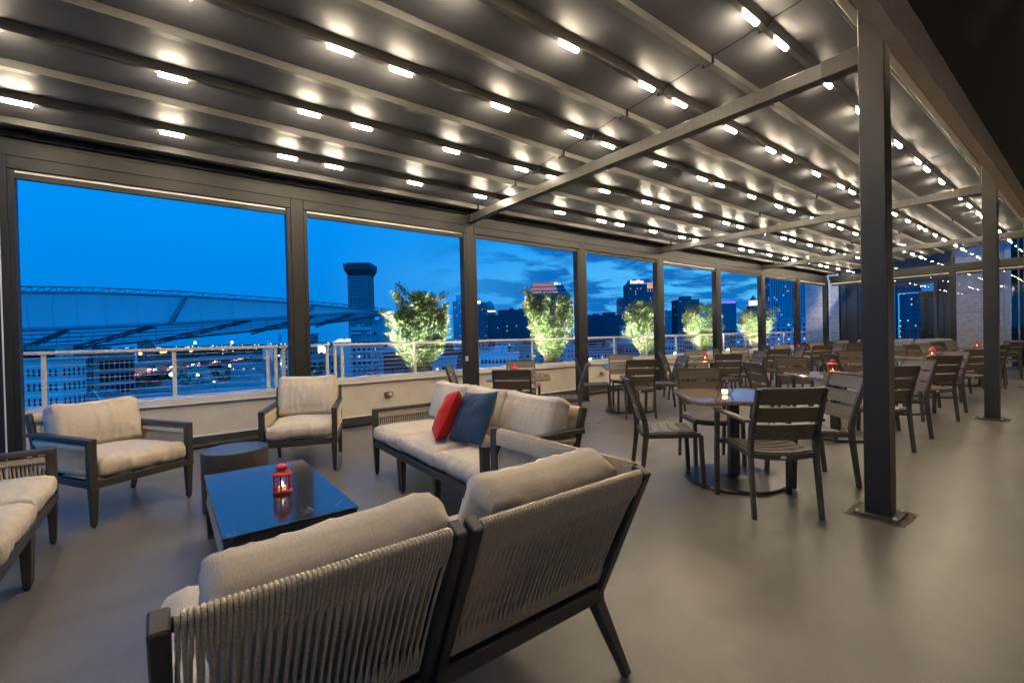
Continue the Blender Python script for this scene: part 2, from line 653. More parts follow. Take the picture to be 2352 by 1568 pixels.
def screen_unit(x0, x1, drop, label, grp, along='x', y=Yp, m=None):
    """roller-screen cassette with a strip of cloth and a bottom bar"""
    t = thing('roller_screen', label, 'roller screen', ((x0 + x1) / 2, y, 0), 0, grp)
    w = (x1 - x0) / 2
    b = MB()
    b.box((-w, .0, 2.878), (w, .125, 2.991), .003)
    b.build('cassette', M_post, t)
    if drop > .005:
        b = MB()
        b.box((-w + .03, .035, 2.873 - drop), (w - .03, .05, 2.879))
        b.build('screen_cloth', mat('screen_cloth', (.82, .78, .70), .7), t)
    b = MB()
    zt = 2.873 - drop
    b.box((-w + .03, .022, zt - .055), (w - .03, .062, zt), .003)
    bb = b.build('bottom_bar', M_post, t)
    for sx in (-1, 1):
        b = MB()
        b.box((sx * (w - .022) - .012, .016, zt - .06), (sx * (w - .022) + .012, .068, zt + .004), .002)
        b.build('end_cap', M_dark, bb)
    return t
drops = [.022, .022, .0, .0, .022, .0, .012, .03]
for k in range(8):
    screen_unit(WX[k] + .072, WX[k + 1] - .072, drops[k], 'bronze roller screen box over the %s window bay from the left%s' % (ORD[k], ', white cloth showing' if drops[k] > .005 else ''), 'roller screen boxes over the window bays')

# inner posts
PX = [3.80, 8.78, 13.75, 18.72]
plabels = ['nearest bronze steel column, bolted to the floor beside the dining chairs', 'second bronze steel column, farther along the row of dining tables', 'third bronze steel column at the right edge of the photo', 'farthest bronze steel column where the end screen wall starts']
for k, X in enumerate(PX):
    t = thing('pergola_post', plabels[k], 'post', (X, .93, 0), 0, 'bronze steel columns on the building side')
    b = MB()
    b.box((-.07, -.07, .016), (.07, .07, 3.5), .005)
    b.build('column', mat('dark_bronze_column', (.022, .020, .018), .42, var=.06, scale=14, bump=.05, bscale=300), t)
    b = MB()
    b.box((-.12, -.12, .004), (.12, .12, .018), .003)
    bp_ = b.build('base_plate', mat('base_plate_steel', (.05, .043, .036), .5, var=.3, scale=25), t)
    for sx in (-1, 1):
        for sy in (-1, 1):
            b = MB()
            b.lathe([(.0, .032), (.009, .031), (.013, .026), (.013, .018)], 8, (sx * .098, sy * .098, 0))
            b.build('anchor_bolt', mat('zinc_bolt', (.55, .54, .5), .35, metal=.7), bp_)
    if k < 3:
        random.seed(5 + k)
        b = MB()
        pts = []
        for i in range(40):
            a = i / 40 * 4
            e = int(a)
            u = (a - e) * 2 - 1
            px, py = [(u, -1), (1, u), (-u, 1), (-1, -u)][e]
            pts.append((px * .165 + random.uniform(-.008, .008), py * .165 + random.uniform(-.008, .008), .003))
        b.add(pts, [tuple(range(40))])
        b.build('floor_cutout', mat('grout_patch', (.13, .10, .075), .95, var=.6, scale=45, bump=1, bscale=60), t)

for k in range(3):
    X = PX[k]
    t = thing('cross_beam', ['nearest grey steel cross beam under the roof, ending at the nearest column', 'second grey steel cross beam under the roof, ending at the second column', 'third grey steel cross beam, ending at the third column'][k], 'beam', (X, 0, 0), 0, 'steel cross beams under the roof')
    b = MB()
    b.box((-.05, 1.002, 3.035), (.05, 5.998, 3.145), .004)
    b.build('beam', mat('brushed_beam', (.075, .073, .070), .36, metal=.35, var=.16, scale=6, stretch=(1, 6, .6), rvar=.08), t)
    b = MB()
    b.box((-.056, 1.0, 3.028), (.056, 1.22, 3.152), .004)
    b.box((-.056, 5.86, 3.028), (.056, 5.999, 3.152), .004)
    b.build('end_sleeve', M_bronze, t)

# ------------------------------------------------------------------ retractable roof
SL = .1
def zb(y):                                       # underside of the ribs
    return 3.23 + SL * (5.294 - y)
RIBY = [5.755, 5.294, 4.827, 4.364, 3.899, 3.436, 2.977, 2.523, 2.067, 1.60]
YEND = 1.20
def make_roof(k):
    x0, x1 = XJ[k] + .012, XJ[k + 1] - .012
    if k == 0:
        x0 = XJ[0] - .05
    lab = ['grey pleated fabric roof section over the lounge seats', 'grey fabric roof section between the first and second cross beams', 'grey fabric roof section between the second and third cross beams', 'farthest grey fabric roof section, beside the end screen wall'][k]
    t = thing('fabric_roof', lab, 'canopy roof', (x0, 0, 0), 0, 'retractable fabric roof sections')
    w = x1 - x0
    ys = [5.99] + RIBY + [YEND]
    for i in range(len(ys) - 1):
        a, c = ys[i], ys[i + 1]
        b = MB()
        n = 6
        vs = []
        for j in range(n + 1):
            u = j / n
            y = a + (c - a) * u
            z = zb(y) + .064 - .010 * math.sin(math.pi * u)
            vs += [(0, y, z), (w, y, z), (0, y, z + .004), (w, y, z + .004)]
        fs = []
        for j in range(n):
            q = 4 * j
            fs.append((q, q + 1, q + 5, q + 4))
            fs.append((q + 2, q + 6, q + 7, q + 3))
        b.add(vs, fs, True)
        b.build('roof_panel', M_fabric, t)
    for i, y in enumerate(RIBY):
        z = zb(y)
        b = MB()
        if i % 2 == 0:       # plain rib: tall channel
            b.box((0, y - .033, z), (w, y + .033, z + .062), .003)
            b.box((0, y + .0335, z + .036), (w, y + .060, z + .052), .002)
            b.build('rib', M_rib, t)
        else:
            b.hexa([(0, y - .022, z), (w, y - .022, z), (w, y + .022, z), (0, y + .022, z), (0, y - .052, z + .061), (w, y - .052, z + .061), (w, y + .052, z + .061), (0, y + .052, z + .061)], .003)
            b.build('lamp_rib', mat('lamp_rib', (.055, .051, .046), .34, var=.05, scale=10, stretch=(.3, 4, 4)), t)
        b = MB()
        b.box((w - .004, y - .054, z - .006), (w + .004, y + .054, z + .066))
        b.build('rib_cap', M_gasket, t.children[-1])
    b = MB()
    zz = zb(YEND) + .02
    b.box((0, YEND - .07, zz - .02), (w, YEND + .01, zz + .09), .004)
    b.build('end_beam', M_bronze, t)
    b = MB()
    b.box((w - .004, 1.2, 3.72), (w + .028, 5.95, 3.73))
    # black gutter lying above the joint, following the slope
    v = [(w - .03, 5.98, zb(5.98) + .075), (w + .054, 5.98, zb(5.98) + .075), (w + .054, YEND, zb(YEND) + .075), (w - .03, YEND, zb(YEND) + .075)]
    b = MB()
    b.hexa(v + [(x, y, z + .02) for x, y, z in v])
    b.build('joint_gutter', M_gasket, t)
    return t
for k in range(4):
    make_roof(k)

# flashing between roof and building
t = thing('roof_flashing', 'pale membrane flashing strip between the fabric roof and the building edge', 'flashing')
b = MB()
b.box((-1.2, 1.06, 3.50), (18.7, 1.115, 3.525), .003)
b.build('bead', M_white, t)
b = MB()
v = [(-1.2, 1.06, 3.52), (18.7, 1.06, 3.52), (18.7, .80, 3.44), (-1.2, .80, 3.44)]
b.hexa(v + [(x, y, z + .01) for x, y, z in v])
b.build('membrane', mat('flashing_membrane', (.30, .28, .25), .5, var=.12, scale=4, bump=.3, bscale=6), t)

# LED bars
LOFF = [.28, 1.28, 2.27, 2.75, 3.74, 4.73]
def led_proto():
    t = thing('led_bar', 'x', 'ceiling light', (0, 0, 0), 0, 'warm LED bars under the roof ribs')
    b = MB()
    n = 8
    pr = []
    for i in range(n + 1):
        a = math.pi * i / n
        pr.append((math.cos(a * 1.5 - .785) * .018, -.014 - math.sin(a * 1.5 - .785) * .016))
    vs, fs = [], []
    for xx in (-.088, .088):
        for py, pz in pr:
            vs.append((xx, py, pz))
    for i in range(n):
        fs.append((i, i + 1, n + 2 + i, n + 1 + i))
    fs.append(tuple(range(n, -1, -1)))
    fs.append(tuple(range(n + 1, 2 * n + 2)))
    b.add(vs, fs)
    b.build('diffuser', M_led, t)
    b = MB()
    b.box((-.098, -.020, -.004), (.098, .020, -.001), .001)
    b.build('housing', M_bronze, t)
    return t
lamp0 = None
RW = ['nearest the parapet', 'second from the parapet', 'third from the parapet', 'fourth from the parapet', 'nearest the building']
for r, yi in enumerate((1, 3, 5, 7, 9)):
    y = RIBY[yi]
    for m in range(4):
        for j, off in enumerate(LOFF):
            X = XJ[m] + off
            if m == 0 and X < -1.0 and j > 0:
                continue
            if m == 0:
                lab = 'LED bar on the rib %s, %s before the nearest cross beam' % (RW[r], ORD[5 - j])
            else:
                lab = 'LED bar on the rib %s, %s past the %s cross beam' % (RW[r], ORD[j], ['', 'nearest', 'second', 'third'][m])
            loc = (X, y, zb(y) + .003)
            if lamp0 is None:
                lamp0 = led_proto()
                lamp0.location = loc
                lamp0['label'] = lab
            else:
                dup(lamp0, loc, 0, lab)

# ------------------------------------------------------------------ building behind the camera (overhang)
t = thing('building_overhang', 'dark building soffit with a rough tan plaster edge above the terrace', 'building', (0, 0, 0))
b = MB()
n = 160
vs, fs = [], []
random.seed(3)
for i in range(n + 1):
    x = -8 + 34 * i / n
    j0, j1 = random.uniform(-.003, .003), random.uniform(-.006, .006)
    vs += [(x, .79 + j0, 2.95), (x, .71 + j1, 2.95), (x, .71 + j1, 3.3), (x, .79, 3.3)]
for i in range(n):
    q = 4 * i
    for a, c in ((0, 1), (1, 2), (3, 0)):
        fs.append((q + a, q + c, q + 4 + c, q + 4 + a))
b.add(vs, fs)
b.build('plaster_edge', mat('tan_plaster', (.74, .62, .50), .9, var=.06, scale=8, bump=.4, bscale=90), t)
b = MB()
b.box((-8, -.10, 3.2), (26, .708, 3.26))
b.build('soffit', mat('black_soffit', (.012, .011, .010), .8), t)
b = MB()
b.box((-8, -1.75, 0), (26, -1.6, 3.3))  # unseen wall, kept close and pale to bounce lamp light onto the seat backs
b.box((-8, -1.75, 3.301), (26, .79, 6))
b.box((-8, -1.6, 3.21), (26, -.101, 3.25))  # pale ceiling added out of view, bounces light where the soffit would stay black
b.build('wall', mat('bounce_wall', (.88, .80, .69), .8, var=.08, scale=3), t)

# ------------------------------------------------------------------ end screen wall (x = 18.72) and stone building behind it
XE = 18.72
M_pane = glass('end_pane', (.93, .95, .97), .40)
def end_wall():
    t = thing('glazed_end_wall', 'bronze framed glass wall with sloping transom closing the far end of the terrace', 'glass wall', (XE, 0, 0))
    mull = [5.93, 2.77, 1.0]
    b = MB()
    b.box((-.05, 1.0, 2.995), (.09, 5.93, 3.125), .003)
    b.build('header_beam', M_post, t)
    b = MB()
    for y in (2.77,):
        b.box((-.05, y - .055, 0), (.09, y + .055, 2.994), .003)
    b.build('mullion', M_post, t)
    b = MB()
    b.box((-.03, 2.74, 3.126), (.05, 2.80, 3.52), .002)
    b.build('transom_mullion', M_post, t)
    for y0, y1 in ((2.83, 5.90), (1.03, 2.71)):
        b = MB()
        b.box((-.045, y0, 2.878), (.08, y1, 2.992), .003)
        b.build('screen_box', M_post, t)
        b = MB()
        b.box((-.01, y0 + .03, 2.845), (.005, y1 - .03, 2.879))
        b.build('screen_cloth', MATS['screen_cloth'], t)
        b = MB()
        b.box((-.02, y0 + .03, 2.79), (.02, y1 - .03, 2.844), .003)
        b.build('bottom_bar', M_post, t)
        b = MB()
        b.box((.03, y0, .0), (.036, y1, 2.789))
        b.build('pane', M_pane, t)
    for y0, y1 in ((2.80, 5.90), (1.03, 2.74)):
        b = MB()
        c = [(.0, y0, 3.126), (.006, y0, 3.126), (.006, y1, 3.126), (.0, y1, 3.126), (.0, y0, zb(y0) + .02), (.006, y0, zb(y0) + .02), (.006, y1, max(3.13, zb(y1) + .02)), (.0, y1, max(3.13, zb(y1) + .02))]
        b.hexa(c)
        b.build('transom_pane', M_pane, t)
    b = MB()
    b.bar((.01, 1.0, zb(1.0) + .045), (.01, 5.93, zb(5.93) + .045), .05, .05, (1, 0, 0), .003)
    b.build('sloping_rail', M_post, t)
end_wall()

def stone_mat():
    m = mat('granite_panel', (.62, .55, .51), .8, var=.22, scale=7, stretch=(1, 1, 1.8), bump=.35, bscale=16, detail=9)
    return m
def stone_building():
    XB = 20.5
    t = thing('stone_building', 'granite clad building with a dark doorway behind the far glass wall', 'building', (XB, 0, 0))
    zj = [0, .54, 1.11, 1.70, 2.30, 2.9, 3.5, 4.1, 4.7, 5.3, 5.9, 6.5]
    def panels(y0, y1, ys):
        b = MB()
        for i in range(len(zj) - 1):
            yy = [y0] + ys + [y1]
            for j in range(len(yy) - 1):
                b.box((0, yy[j] + .003, zj[i] + .004), (.12, yy[j + 1] - .003, zj[i + 1] - .004), .003)
        b.build('granite_cladding', stone_mat(), t)
        b = MB()
        b.box((.03, y0, 0), (.4, y1, 6.5))
        b.build('backing', MATS['black_gasket'], t)
    panels(6.2, 7.35, [])
    panels(1.90, 2.98, [])
    Mcl = mat('dark_cladding', (.055, .052, .055), .5, var=.1, scale=2, stretch=(1, 8, .3))
    b = MB()
    # ribbed cladding either side of and over the doorway
    for a, c in ((4.62, 6.2), (2.98, 3.48)):
        n = int((c - a) / .16)
        for i in range(n):
            y = a + (c - a) * i / n
            b.box((.18 + (.05 if i % 2 else 0), y, 0), (.5, y + (c - a) / n - .004, 3.3 if a > 4 else 3.3))
    b.box((.2, 2.98, 3.302), (.5, 6.2, 6.5))
    b.box((.2, 3.48, 2.78), (.5, 4.62, 3.3))
    b.build('ribbed_cladding', Mcl, t)
    b = MB()
    b.box((.1, 4.56, 0), (.18, 4.64, 2.74), .004)
    b.box((.1, 3.44, 0), (.18, 3.52, 2.74), .004)
    b.box((.1, 3.44, 2.741), (.18, 4.64, 2.82), .004)
    b.build('door_frame', mat('door_frame_bronze', (.12, .10, .08), .4), t)
    b = MB()
    b.box((.3, 3.52, 0), (.34, 3.93, 2.5))
    b.build('door_leaf', mat('door_black', (.008, .009, .011), .25), t)
    b = MB()
    b.box((.30, 4.47, 0.9), (.325, 4.50, 2.46))
    b.box((.30, 3.94, 2.46), (.325, 4.50, 2.485))
    b.build('light_strip', emis('cyan_strip', (.02, .42, 1.0), 1.1), t)
    b = MB()
    b.box((-.0, 1.76, 0), (.05, 1.895, 6.5))
    b.build('blue_lit_panel', mat('pale_reveal', (.5, .52, .55), .4), t)
    b = MB()
    b.box((.1, -4, 0), (.15, 1.755, 6.5))
    b.build('dark_glass', mat('dark_glass', (.006, .010, .02), .06), t)
    b = MB()
    for y in (1.6, .6, -.4):
        b.box((.08, y - .015, 0), (.099, y + .015, 6.5))
    b.build('glass_mullion', mat('blue_mullion', (.3, .34, .4), .3), t)
    b = MB()
    b.box((-1.72, -4, -.02), (3, 7.6, -.001))
    b.build('ledge', mat('ledge_concrete', (.3, .29, .27), .8), t)
    # railing seen through the doorway
    r = thing('dark_railing', 'dark metal balcony railing seen through the doorway of the stone building', 'railing', (XB + 1.4, 4.2, 0))
    b = MB()
    b.box((-.02, -.7, 1.16), (.02, .45, 1.2))
    b.box((-.02, -.7, .98), (.02, .45, 1.0))
    for y in (-.7, -.12, .45):
        b.box((-.02, y - .018, 0), (.02, y + .018, 1.16))
    b.build('rail_frame', M_dark, r)
stone_building()

# ------------------------------------------------------------------ cushions and rope seats
def cushion_mesh(w, d, h, r=.05, crown=.03, seed=0, wr=.006, pinch=.02, n=(22, 18, 6)):
    """rounded, crowned, slightly wrinkled cushion centred on the origin"""
    nx, ny, nz = n
    hx, hy, hz = w / 2, d / 2, h / 2
    r = min(r, hz * .98)
    mb = MB()
    cache = {}
    def P(u, v, t):
        key = (round(u, 5), round(v, 5), round(t, 5))
        if key in cache:
            return cache[key]
        p = Vector((u * hx, v * hy, t * hz))
        q = Vector((max(-hx + r, min(hx - r, p.x)), max(-hy + r, min(hy - r, p.y)), max(-hz + r, min(hz - r, p.z))))
        dd = p - q
        nn = dd.normalized() if dd.length > 1e-6 else Vector((0, 0, 1))
        if dd.length > 1e-6:
            p = q + nn * r
        k = (1 - u * u) * (1 - v * v)
        p.z += crown * k * (1 if t > 0 else -.5) * abs(t)
        # soft sides
        p.x += .012 * (1 - t * t) * (1 if u > 0 else -1) * abs(u) ** 6 * (1 - v * v)
        p.y += .012 * (1 - t * t) * (1 if v > 0 else -1) * abs(v) ** 6 * (1 - u * u)
        # corners dog-ear slightly
        c = (abs(u) * abs(v)) ** 4
        p.x += pinch * c * (1 if u > 0 else -1)
        p.y += pinch * c * (1 if v > 0 else -1)
        # wrinkles radiating from the edges
        e = max(abs(u), abs(v)) ** 3
        s1 = mnoise.noise(Vector((p.x * 17 + seed * 7, p.y * 7, p.z * 4 + seed)))
        s2 = mnoise.noise(Vector((p.x * 7, p.y * 17 + seed * 3, p.z * 4 - seed)))
        s3 = mnoise.noise(Vector((p.x * 5 + seed, p.y * 5, p.z * 5)))
        ridge = (1 - abs(s1)) ** 4 * abs(v) ** 2 + (1 - abs(s2)) ** 3 * abs(u) ** 2
        p += nn * (wr * (ridge - .4) * (.12 + e) + .007 * s3)
        # piping crease
        if abs(abs(t) - .62) < .12 and (abs(u) > .97 or abs(v) > .97):
            p -= nn * .004
        cache[key] = len(mb.v)
        mb.v.append(tuple(p))
        return cache[key]
    def face(fn, a, b, flip):
        for i in range(a):
            for j in range(b):
                q = [fn(-1 + 2 * i / a, -1 + 2 * j / b), fn(-1 + 2 * (i + 1) / a, -1 + 2 * j / b), fn(-1 + 2 * (i + 1) / a, -1 + 2 * (j + 1) / b), fn(-1 + 2 * i / a, -1 + 2 * (j + 1) / b)]
                if flip:
                    q.reverse()
                mb.f.append(tuple(q))
                mb.sm.append(True)
    face(lambda a, b: P(a, b, 1), nx, ny, False)
    face(lambda a, b: P(a, b, -1), nx, ny, True)
    face(lambda a, b: P(a, -1, b), nx, nz, False)
    face(lambda a, b: P(a, 1, b), nx, nz, True)
    face(lambda a, b: P(1, a, b), ny, nz, False)
    face(lambda a, b: P(-1, a, b), ny, nz, True)
    return mb
def xform(mb, M):
    mb.v = [tuple(M @ Vector(p)) for p in mb.v]
    return mb

def rope_panel(mb, b0, b1, t0, t1, nrm, pitch=.0072, R=.017, sides=5):
    """two layers of cord wrapped over a bottom rail (b0-b1) and a top rail (t0-t1)"""
    b0, b1, t0, t1, nrm = Vector(b0), Vector(b1), Vector(t0), Vector(t1), Vector(nrm).normalized()
    n = int((t1 - t0).length / pitch)
    r = pitch * .51
    for i in range(n):
        lay = 1 if i % 2 else -1
        u = (i + .5) / n
        jit = random.uniform(-.12, .12) / n
        def Pt(v, off, du=0.):
            uu = min(1, max(0, u + du))
            lo, hi = b0.lerp(b1, uu), t0.lerp(t1, uu)
            return lo.lerp(hi, v) + nrm * off
        sh = .16 / n * lay + jit * .5
        pts = [Pt(.86, -R), Pt(.97, -R * 1.02), Pt(1.025, -R * .6), Pt(1.035, 0), Pt(1.025, R * .6), Pt(.97, R * 1.02), Pt(.855, R * .95), Pt(.74, R * .62 * lay, sh), Pt(.5, R * .45 * lay, sh * 1.25), Pt(.26, R * .62 * lay, sh), Pt(.13, R * .95), Pt(.02, R), Pt(-.03, R * .4), Pt(-.035, -R * .3)]
        mb.tube(pts, r, sides, cap=False)
    return mb

def sofa(name, label, W_, D_=.74, cushions=1, arms=(True, True), back_cush=None, loc=(0, 0, 0), rz=0., legs_x=None, corner=False, lean=.155, group=None, seed=0, pitch=.0105, cat='sofa', bc_h=.46, bshift=0., btrim=.01, broll=0., back=True):
    """rope-backed lounge seat; local +y is the front, x across"""
    t = thing(name, label, cat, loc, rz, group)
    w, d = W_ / 2, D_ / 2
    zs0, zs1 = .268, .322
    # seat frame
    b = MB()
    b.bar((-w, d - .022, (zs0 + zs1) / 2), (w, d - .022, (zs0 + zs1) / 2), .04, zs1 - zs0, (0, 1, 0), .004)
    b.bar((-w, -d + .03, (zs0 + zs1) / 2), (w, -d + .03, (zs0 + zs1) / 2), .04, zs1 - zs0, (0, 1, 0), .004)
    for s in (-1, 1):
        b.bar((s * (w - .021), -d + .052, (zs0 + zs1) / 2), (s * (w - .021), d - .044, (zs0 + zs1) / 2), .038, zs1 - zs0 - .004, (1, 0, 0), .004)
    ns = int(W_ / .16)
    for i in range(1, ns):
        x = -w + W_ * i / ns
        b.box((x - .03, -d + .052, zs1 - .022), (x + .03, d - .044, zs1 - .006))
    b.build('seat_frame', M_frame, t)
    # legs
    lx = legs_x if legs_x else [-w + .026, w - .026]
    for x in lx:
        b = MB()
        b.bar((x, d - .026, zs0 + .0 if not (arms[0] and x < 0) else zs0), (x, d - .026, .012), .05, .05, (1, 0, 0), .004, .032, .032)
        b.lathe([(0.0, 0), (.012, 0), (.012, .013)], 8, (x, d - .026, 0))
        b.build('leg', M_frame, t)
        b = MB()
        sx = -1 if x == lx[0] else (1 if x == lx[-1] else 0)
        b.bar((x, -d + .035, zs0), (x + sx * (.07 if corner else .0), -d - .05, .0), .05, .05, (1, 0, 0), .004, .03, .03)
        b.build('leg', M_frame, t)
    ztop = .745 if (arms[0] and not corner) else .795
    yb0, yb1 = -d + .05, -d + .05 - lean          # back plane, bottom and top
    if back:
        b = MB()
        for s in (-1, 1):
            b.bar((s * (w - .017), yb0, zs0 + .005), (s * (w - .017), yb1, ztop + .004), .032, .052, (1, 0, 0), .004, .032, .052)
        for zz, yy in ((ztop - .012, yb1 + .004), (zs1 + .03, yb0 - .022)):
            b.tube([(-w + .033, yy, zz), (w - .033, yy, zz)], .013, 8)
        b.build('back_frame', M_frame, t)
        if W_ > 1:
            segs = [(-w + .05 + (W_ - .1) * i / cushions, -w + .05 + (W_ - .1) * (i + 1) / cushions) for i in range(cushions)]
        else:
            segs = [(-w + .036, w - .036)]
        random.seed(seed)
        for a, c in segs:
            b = MB()
            rope_panel(b, (a, yb0 - .022, zs1 + .03), (c, yb0 - .022, zs1 + .03), (a, yb1 + .004, ztop - .012), (c, yb1 + .004, ztop - .012), (0, -1, -.36), pitch)
            b.build('rope_back', M_rope, t)
    for k, s in enumerate((-1, 1)):
        if not arms[k]:
            continue
        xa = s * (w - .02)
        if corner:
            # full-height side back leaning outwards
            xo = s * .05
            b = MB()
            b.bar((xa, d - .03, zs0), (xa + xo, d + .03, ztop + .004), .05, .042, (0, 1, 0), .004)
            for zz, xx, ya, yc in ((ztop - .012, xa + xo * .95, yb1 + .06, d + .012), (zs1 + .03, xa + xo * .12, yb0, d - .05)):
                b.tube([(xx, ya, zz), (xx, yc, zz)], .013, 8)
            b.build('side_frame', M_frame, t)
            b = MB()
            rope_panel(b, (xa + xo * .12, yb0 + .01, zs1 + .03), (xa + xo * .12, d - .06, zs1 + .03), (xa + xo * .95, yb1 + .07, ztop - .012), (xa + xo * .95, d + .0, ztop - .012), (s, 0, -.1), pitch)
            b.build('rope_side', M_rope, t)
        else:
            za = .612
            b = MB()
            b.bar((xa, d - .024, zs0), (xa, d - .024, za - .018), .048, .048, (1, 0, 0), .004)
            yre = yb1 - .035 + lean * .30
            b.bar((xa, d + .0, za - .018), (xa, yre, za - .018), .052, .034, (1, 0, 0), .005)
            for zz, ya in ((za - .055, yb0 - .08), (zs1 + .035, yb0 - .01)):
                b.tube([(xa, ya, zz), (xa, d - .05, zz)], .011, 8)
            b.build('arm', M_frame, t)
            b = MB()
            rope_panel(b, (xa, yb0 + .005, zs1 + .035), (xa, d - .052, zs1 + .035), (xa, yb0 - .065, za - .055), (xa, d - .052, za - .055), (s, 0, 0), pitch)
            b.build('rope_arm', M_rope, t)
    # cushions
    inx0 = -w + (.05 if arms[0] else .012)
    inx1 = w - (.05 if arms[1] else .012)
    cw = (inx1 - inx0) / cushions
    for i in range(cushions):
        cx = inx0 + cw * (i + .5)
        m = cushion_mesh(cw - .016, d * 2 - .045, .135, .052, .030, seed + i, .010, .012, (44, 40, 8))
        xform(m, Matrix.Translation((cx, .018 + .006 * ((i * 7 + seed) % 3 - 1), zs1 + .068 + .004 * ((i * 5 + seed) % 3))) @ Matrix.Rotation(.012 * ((i * 3 + seed) % 3 - 1), 4, 'Z'))
        m.build('seat_cushion', M_cush, t)
        a = math.atan2(lean, .5)
        bw = cw - btrim
        m = cushion_mesh(bw, .15, bc_h, .06, .0, seed + 20 + i, .007, .008, (44, 10, 34))
        # plump the face
        vv = []
        for p in m.v:
            u, q = p[0] / (bw / 2), p[2] / (bc_h / 2)
            k = max(0, 1 - u * u) * max(0, 1 - q * q)
            sag = .018 * (1 - min(1, abs(u)) ** 2) * (1 if q > .6 else 0) * (q - .6) / .4
            vv.append((p[0], p[1] + (.035 * k if p[1] > 0 else -.01 * k), p[2] - sag))
        m.v = vv
        M = Matrix.Translation((cx + bshift, yb0 + .095, zs1 + .12)) @ Matrix.Rotation(a, 4, 'X') @ Matrix.Rotation(broll, 4, 'Y') @ Matrix.Translation((0, 0, bc_h / 2))
        xform(m, M)
        m.build('back_cushion', M_cush, t)
    return t

grp = 'beige rope lounge seats'
h_ = (.5, -.866)
sofa('lounge_armchair', 'wide beige lounge armchair by the parapet, left of the round side table', .68, loc=(-.325 + .0, 4.70, 0), rz=rotz_to(*h_), bc_h=.395, group=grp, seed=1, cat='armchair')
h_ = (-.35, -.937)
sofa('lounge_armchair', 'beige lounge armchair in front of the screen post, facing the marble coffee table', .67, loc=(1.10, 4.96, 0), rz=rotz_to(*h_), group=grp, seed=2, cat='armchair')
sofa('sofa', 'three-seat beige rope sofa carrying the red and navy pillows', 1.93, cushions=3, loc=(1.85, 3.17, 0), rz=rotz_to(-1, .025), bc_h=.405, legs_x=[-.94, -.30, .32, .37, .94], group=grp, seed=3, pitch=.0098)
sofa('sofa', 'beige rope sofa cut off by the left edge of the photo', 1.36, cushions=2, loc=(-.945, 3.42, 0), rz=rotz_to(1, 0), arms=(True, True), legs_x=[-.655, -.02, .03, .655], group=grp, seed=4, pitch=.0093)
sofa('armless_sofa', 'foreground armless beige rope seat, back to the camera, left half of the pair', .60, D_=.70, loc=(.262, 1.48, 0), rz=0, arms=(False, False), group=grp, seed=5, pitch=.0093, lean=.235, bshift=.085, btrim=.02, bc_h=.392, broll=-.07)
sofa('corner_sofa', 'foreground beige rope corner seat with splayed legs, right half of the pair', .70, D_=.70, loc=(.922, 1.475, 0), rz=0, arms=(False, True), corner=True, group=grp, seed=6, pitch=.0093, lean=.235, bshift=.075, btrim=.085, bc_h=.43)

def pillow(name, label, mat_, size, th, M, seed):
    n = 22
    mb = MB()
    for side in (1, -1):
        o = len(mb.v)
        for i in range(n + 1):
            for j in range(n + 1):
                u, v = -1 + 2 * i / n, -1 + 2 * j / n
                k = max(0, (1 - abs(u) ** 2.6)) ** .55 * max(0, (1 - abs(v) ** 2.6)) ** .55
                x = u * size / 2 * (1 - .07 * (1 - v * v))
                y = v * size / 2 * (1 - .07 * (1 - u * u))
                wv = mnoise.noise(Vector((u * 2.2 + seed, v * 2.2, side))) * .014 + (1 - abs(mnoise.noise(Vector((u * 1.3 + v * 4, v - u * 1.2 + seed, side * 2))))) ** 4 * .010
                z = side * (th / 2 * k + wv * min(1, k * 1.6)) 
                mb.v.append((x, y, z))
        for i in range(n):
            for j in range(n):
                q = [o + i * (n + 1) + j, o + (i + 1) * (n + 1) + j, o + (i + 1) * (n + 1) + j + 1, o + i * (n + 1) + j + 1]
                if side < 0:
                    q.reverse()
                mb.f.append(tuple(q))
                mb.sm.append(True)
    o = mb.build(name, mat_)
    o.matrix_world = M
    return tag(o, label, 'pillow')
# pillows lean on the sofa back (sofa faces -x)
def lean_m(x, y, z, spin, tilt, roll):
    return Matrix.Translation((x, y, z)) @ Matrix.Rotation(spin, 4, 'Z') @ Matrix.Rotation(tilt, 4, 'Y') @ Matrix.Rotation(roll, 4, 'Z')
pillow('throw_pillow', 'red square throw pillow leaning on the sofa, left of the navy one', M_red, .41, .15, lean_m(1.74, 3.13, .655, math.radians(-34), math.radians(-64), math.radians(8)), 1)
pillow('throw_pillow', 'navy blue square throw pillow leaning on the sofa beside the red one', M_navy, .41, .14, lean_m(1.80, 2.86, .66, math.radians(2), math.radians(-62), math.radians(6)), 2)

